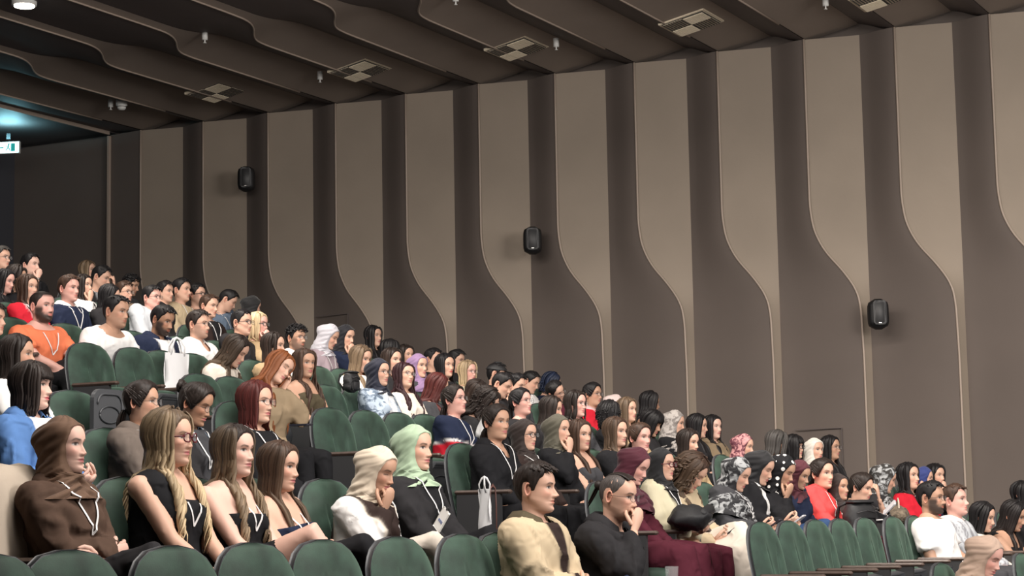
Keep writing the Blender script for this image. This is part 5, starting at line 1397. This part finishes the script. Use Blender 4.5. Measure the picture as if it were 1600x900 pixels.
p(20,'G',-12,500,50,60,M_,'fair','white','person in white shirt mostly outside the left edge', hair='short', hc='dark', bulk=.02)

settle(A_)
for d_ in A_: person(d_)
finish_people()
# --- seats: one under every person, and the empty ones
seatlog = []
def short(l): return ' '.join(l.split(',')[0].split()[:9])
for d_ in A_:
    J = PEOPLE_OUT[d_['id']]; lab = 'green seat under the ' + short(d_['label'])
    chair(d_['row'], J['root'][1], lab, False); seatlog.append((d_['row'], round(float(J['root'][1]), 2), d_['id']))
seatlog.sort()
for a_, b_ in zip(seatlog, seatlog[1:]):
    if a_[0] == b_[0] and b_[1]-a_[1] < .46: print('NEAR', a_, b_)
print('SEATS', seatlog)
def empty_seat(row, px, label, py=None):
    k = 'ABCDEFGHIJKL'.index(row) if row != '-' else -1
    X = row_x(k)+.15; d = ray(px, 800); y = d[1]*(-X/d[0])
    for (kk, yy) in chairs_done:
        if kk == k and abs(yy-y) < .30: print('SEAT CLOSE', row, px, label, yy-y)
    return chair(k, y, label, True)
for px, l in ((110, 'empty front green seat at bottom left, widest in view'), (270, 'second empty front seat from the left, bottom'), (395, 'third empty front seat from the left, below the strapless top woman'),
              (505, 'fourth empty front seat from the left, bottom'), (620, 'empty front seat below the cream headscarf woman'), (722, 'empty front seat below the black coat woman'),
              (-20, 'empty green seat cut by the lower left corner')): empty_seat('A', px, l)
for px, l in ((1188, 'leftmost of the empty seats right of the aisle'), (1232, 'second empty seat right of the aisle'), (1274, 'third empty seat right of the aisle'), (1312, 'fourth empty seat right of the aisle'),
              (1350, 'fifth empty seat right of the aisle, partly hidden'), (1394, 'empty seat just left of the white t-shirt man')): empty_seat('A', px, l)
empty_seat('D', 112, 'empty seat right of the dark bob woman')
for px, l in ((517, 'empty seat nearest the aisle, right of the khaki shirt woman'), (574, 'second empty seat from the aisle, above the mint headscarf'), (625, 'empty seat in front of the cream sweater woman')): empty_seat('D', px, l)
empty_seat('F', 136, 'empty seat below the orange t-shirt man'); empty_seat('F', 208, 'empty seat below the white t-shirt man'); empty_seat('F', 253, 'seat behind the hanging white tote bag')
empty_seat('E', 312, 'empty seat between the tote bag and the bowed cream sweater'); empty_seat('E', 362, 'empty seat in front of the bowed cream sweater woman')
empty_seat('E', 512, 'green seat just right of the olive top woman')
empty_seat('F', 500, 'green seat two rows above the khaki shirt woman')
empty_seat('-', 1592, 'low seat at the bottom right corner')

# ------------------------------------------------------------------ belongings
def px_at(x, y, X): return at_rear(x, y, X)
def J_(i): return PEOPLE_OUT[i]
# folded grey tip-up panel beside the aisle
w_ = px_at(171, 640, row_x(3)-.1)
t = tag(empty('tip_up_panel', (w_[0], w_[1], w_[2]-.24), -math.pi/2), 'dark grey folded tip-up seat back with oval recess by the aisle', 'seat')
def plate(w2, h, r, y, th=.03):
    pts = []
    for cx, cz, a0 in ((w2-r, h-r, 0), (-w2+r, h-r, 90), (-w2, 0, None), (w2, 0, None)):
        if a0 is None: pts.append((cx, cz))
        else: pts += [(cx+r*math.cos(math.radians(a0+q)), cz+r*math.sin(math.radians(a0+q))) for q in range(0, 91, 15)]
    n = len(pts); V = [(x, y, z) for x, z in pts]+[(x, y-th, z) for x, z in pts]
    return V, [tuple(range(n)), tuple(range(2*n-1, n-1, -1))]+[(i, i+n, (i+1) % n+n, (i+1) % n) for i in range(n)]
part('panel', *plate(.14, .36, .07, 0), MT['shell'], t)
g = Geo(); g.add(*tubeg([(.09*math.cos(a), .004, .21+.05*math.sin(a)) for a in np.linspace(0, 2*math.pi, 25)], .007, 5, False))
V_, F_ = plate(.11, .33, .06, .004); P_ = [(x, y, z) for (x, y, z) in V_[:len(V_)//2]]; g.add(*tubeg(P_[0:14]+[P_[14]], .007, 5, False))
link('ridge', g.mesh('ridge', MT['shell']), t)
part('side_bracket', *boxg((0, -.05, -.1), (.05, .1, .3)), MT['steel'], t)
# white tote bag hung on the seat
def tote(center, label, W=.34, H=.36, rz=0., brown=False, D_=.05):
    t = tag(empty('tote_bag', tuple(center), rz), label, 'bag')
    n, m = 9, 9; V = []
    for sgn in (1, -1):
        for i in range(m):
            v = i/(m-1)
            for j in range(n):
                u = -1+2*j/(n-1); V.append((u*W/2*(1+.04*v), sgn*(D_*(1-u*u)*(.3+.7*v)+.004+.006*math.sin(u*5+v*7)), -v*H))
    F = grid_faces(m, n, False, False)+[tuple(i+m*n for i in f[::-1]) for f in grid_faces(m, n, False, False)]
    for i in range(m-1): F += [(i*n, m*n+i*n, m*n+(i+1)*n, (i+1)*n), (i*n+n-1, (i+1)*n+n-1, m*n+(i+1)*n+n-1, m*n+i*n+n-1)]
    F += [((m-1)*n+j, m*n+(m-1)*n+j, m*n+(m-1)*n+j+1, (m-1)*n+j+1) for j in range(n-1)]
    part('bag_body', V, F, MT['tote'], t, True)
    hh = .6 if W < .2 else 1
    for s in (1, -1):
        P_ = [(-W*.28, s*.012, -.02), (-W*.26, s*.02, .05*hh), (-W*.12, s*.01, .11*hh), (0, 0, .125*hh), (W*.12, s*.01, .11*hh), (W*.26, s*.02, .05*hh), (W*.28, s*.012, -.02)]
        link('handle', to_mesh('handle', *tubeg(P_, .011, 6, False, .35, [(0, 1., 0)]*7), MT['bagbrown' if brown else 'tote']), t)
    return t
w_ = px_at(276, 552, row_x(5)-.05); tote(w_, 'plain white canvas tote bag hanging on a seat beside the navy jacket man', .30, .36, -math.pi/2)
w_ = px_at(757, 764, row_x(2)-.50); tt_ = tote(w_, 'slim white paper bag with brown leather straps hung on an armrest', .17, .30, -math.pi/2+.9, False, .03)
t = tag(empty('leather_strap_bag', tuple(px_at(770, 763, row_x(2)-.52)), -math.pi/2+.5), 'dark brown leather straps looped over the armrest by the white bag', 'bag')
for k, xo in enumerate((-.03, .03, .075)):
    P_ = [(xo, .02, -.34), (xo-.01, .02, -.1), (xo, .015, 0), (xo+.01, 0, .018), (xo+.015, -.015, 0), (xo+.03, -.02, -.12), (xo+.04, -.02, -.36)]
    link('strap', to_mesh('strap', *tubeg(P_, .013, 6, False, .4, [(0, 1., 0)]*7), MT['bagbrown']), t)
part('pouch', *rbox((.02, 0, -.40), (.2, .05, .14), .02), MT['bagbrown'], t)
# backpacks
def backpack(c, label, s=1.0, rz=-math.pi/2, mat_='backpack'):
    t = tag(empty('backpack', tuple(c), rz), label, 'backpack')
    V = []; nz, nc = 12, 20
    for i in range(nz):
        v = -1+2*i/(nz-1); k = max(.25, (1-abs(v)**3.5)**.5)
        for j in range(nc):
            a = 2*math.pi*j/nc; ca, sa = math.cos(a), math.sin(a)
            V.append((s*.16*k*math.copysign(abs(ca)**.6, ca)+.006*math.sin(v*9+j), s*.09*k*math.copysign(abs(sa)**.6, sa)+.005*math.sin(v*13+j*2), s*.17*v))
    part('pack_body', V, grid_faces(nz, nc)+[tuple(range(nc-1, -1, -1)), tuple(range((nz-1)*nc, nz*nc))], MT[mat_], t, True)
    part('front_pocket', *rbox((0, s*.085, -s*.06), (s*.22, s*.05, s*.15), s*.03), MT[mat_], t, True)
    part('top_flap', *rbox((0, s*.01, s*.155), (s*.25, s*.15, s*.04), s*.03), MT[mat_], t, True)
    for q in (-1, 1): link('strap', to_mesh('strap', *tubeg([(q*s*.08, -s*.07, s*.15), (q*s*.10, -s*.15, s*.12), (q*s*.11, -s*.17, 0), (q*s*.09, -s*.08, -s*.13)], s*.016, 6, False), MT[mat_]), t)
    link('zip', to_mesh('zip', *tubeg([(-s*.11, s*.093, s*.06), (0, s*.102, s*.08), (s*.11, s*.093, s*.06)], .004, 5, False), MT['steel']), t)
    return t
backpack(px_at(549, 597, row_x(4)+.02), 'black backpack slung over a green seat beside the navy headscarf', .52)
backpack(px_at(1343, 812, row_x(1)-.40), 'black padded backpack on the lap of the woman covering her eyes', .95, -math.pi/2-.5)
t = tag(empty('folded_coat', tuple(px_at(1078+0, 809, row_x(1)-.38)), -1.2), 'bundled black coat on the lap between burgundy dress and beige coat', 'coat')
V_, F_ = sphg((0, 0, 0), (.22, .15, .085), 20, 12); V_ = V_+.012*np.sin(V_[:, [1, 2, 0]]*60)
part('coat_body', V_, F_, MT['backpack'], t, True)
part('sleeve', *tubeg([(-.15, .08, .02), (-.02, .13, .05), (.13, .09, .03)], [.035, .04, .03], 10), MT['backpack'], t, True)
t = tag(empty('fur_bag', tuple(px_at(1404, 806, row_x(1)-.35)), -1.2), 'mottled brown furry bag held on the lap beside the red jacket', 'bag')
V_, F_ = sphg((0, 0, 0), (.15, .10, .09), 20, 12); V_ = V_+.006*np.sin(V_[:, [1, 2, 0]]*140)
part('bag_body', V_, F_, MT['fur'], t, True)
link('handle', to_mesh('handle', *tubeg([(-.10, 0, .06), (-.06, 0, .13), (0, 0, .155), (.06, 0, .13), (.10, 0, .06)], .008, 6), MT['khaki']), t)
# jacket over the seat at the left edge
w_ = px_at(16, 740, row_x(1)+.10)
t = tag(empty('draped_jacket', (w_[0], w_[1], w_[2]), -math.pi/2), 'pale beige jacket draped over the seat back at the left edge', 'jacket')
V_ = []
for i, (y, z) in enumerate([(.10, -.45), (.085, -.3), (.07, -.15), (.055, -.03), (.02, .02), (-.03, .03), (-.07, .0), (-.09, -.15), (-.10, -.3)]):
    for j in range(15):
        u = -1+2*j/14; V_.append((.27*u, y*1.2+.010*math.sin(u*11+i), z-.10*abs(u)**3+.006*math.sin(u*17)))
o = part('coat_cloth', V_, grid_faces(9, 15, False), MT['khaki'], t, True); sm = o.modifiers.new('t', 'SOLIDIFY'); sm.thickness = .012
part('sleeve', *tubeg([(-.22, .08, -.05), (-.23, .14, -.2), (-.20, .13, -.38)], [.045, .05, .045], 10), MT['khaki'], t, True)
# phones in hands
def phone_for(i, label, mat_='phone', between=True, dz=.012):
    J = J_(i); fin, Rb = J['fin'], J['Rb']
    a = np.array(J['arms'][0][3]); b_ = np.array(J['arms'][1][3]); c = (a+b_)/2+np.array([0, .085, .035])
    cw = Rb@fin([c])[0]+J['root']
    t = tag(empty('phone', tuple(cw), math.radians(-90-J['by'])), label, 'phone'); t.rotation_euler = (math.radians(35), 0, math.radians(-90-J['by']))
    part('phone_body', *rbox((0, 0, 0), (.072, .148, .009), .010), MT[mat_], t)
    part('screen', *boxg((0, 0, .0053), (.064, .138, .001)), MT['screen'], t)
phone_for(89, 'dark phone held by the woman in cream blazer')
phone_for(90, 'phone in a purple-dark case held by the bowed curly-haired woman')
phone_for(91, 'phone held by the woman in grey printed headscarf')
phone_for(93, 'pale phone held by the tall black headscarf woman', 'phonelight')
w_ = px_at(1432, 800, row_x(1)-.45)
t = tag(empty('phone', tuple(px_at(1390, 793, row_x(1)-.50)), -1.2), 'light grey phone held up in front of the red jacket woman', 'phone'); t.rotation_euler = (math.radians(50), math.radians(30), -1.2)
part('phone_body', *rbox((0, 0, 0), (.072, .15, .009), .010), MT['phonelight'], t); part('camera_bump', *rbox((.018, .05, -.006), (.025, .025, .004), .004), MT['phone'], t)
t = tag(empty('phone', tuple(px_at(470, 664, row_x(3)-.55)), -1.5), 'black phone on the knee of the khaki shirt woman', 'phone')
part('phone_body', *rbox((0, 0, 0), (.072, .15, .009), .010), MT['phone'], t); part('screen', *boxg((0, 0, .0053), (.064, .138, .001)), MT['ink'], t)
# badge card in the hand of the black coat woman
w_ = px_at(690, 812, row_x(1)-.42)
t = tag(empty('name_badge', tuple(w_), -math.pi/2-.9), 'white name badge card hanging in front of the black coat', 'badge'); t.rotation_euler = (math.radians(-20), math.radians(28), -math.pi/2+.9)
part('card', *rbox((0, 0, 0), (.085, .004, .12), .006), MT['white'], t); part('print_line', *boxg((0, -.003, -.01), (.05, .002, .014)), MT['inkblue'], t); part('print_line', *boxg((0, .003, -.01), (.05, .002, .014)), MT['inkblue'], t)
part('clip', *boxg((0, 0, .066), (.018, .008, .016)), MT['steel'], t)
# paper sheet in a hand
t = tag(empty('paper_sheet', tuple(px_at(752, 668, row_x(2)+.45)), -.9), 'crumpled white paper sheet held up left of the black blazer woman', 'paper'); t.rotation_euler = (math.radians(78), math.radians(15), -.7)
V_ = [(-.06+.12*i/5, -.08+.16*j/5, .008*math.sin(i*1.7+j)) for i in range(6) for j in range(6)]
o = part('sheet', V_, grid_faces(6, 6, False), MT['tote'], t, True); sm = o.modifiers.new('t', 'SOLIDIFY'); sm.thickness = .002
# water bottle at the seat of the man with tied hair
w_ = px_at(1050, 906, row_x(0)-.35)
t = tag(empty('drinking_glass', (w_[0], w_[1], w_[2]-.04)), 'clear plastic cup at the bottom edge right of the man with tied hair', 'cup')
gm, nt, b = mat('clear_plastic'); b.inputs['Base Color'].default_value = (.9, .92, .93, 1); b.inputs['Roughness'].default_value = .1; b.inputs['Alpha'].default_value = .15
V_, F_ = tubeg([(0, 0, 0), (0, 0, .11)], [.028, .036], 16, False); part('cup', V_, F_[:-1], gm, t, True)
um = {}
for o in bpy.data.objects:
    if o.type == 'MESH': um.setdefault(o.data.name, (o.name.split('.')[0], sum(len(p_.vertices)-2 for p_ in o.data.polygons)))
tot = {}
for nm_, k_ in um.values(): tot[nm_] = tot.get(nm_, 0)+k_
print('TRIS', sum(tot.values()), sorted(tot.items(), key=lambda q: -q[1])[:14])
print('OBJ', len(bpy.data.objects), 'tris', sum(len(o.data.polygons) for o in bpy.data.objects if o.type == 'MESH'))
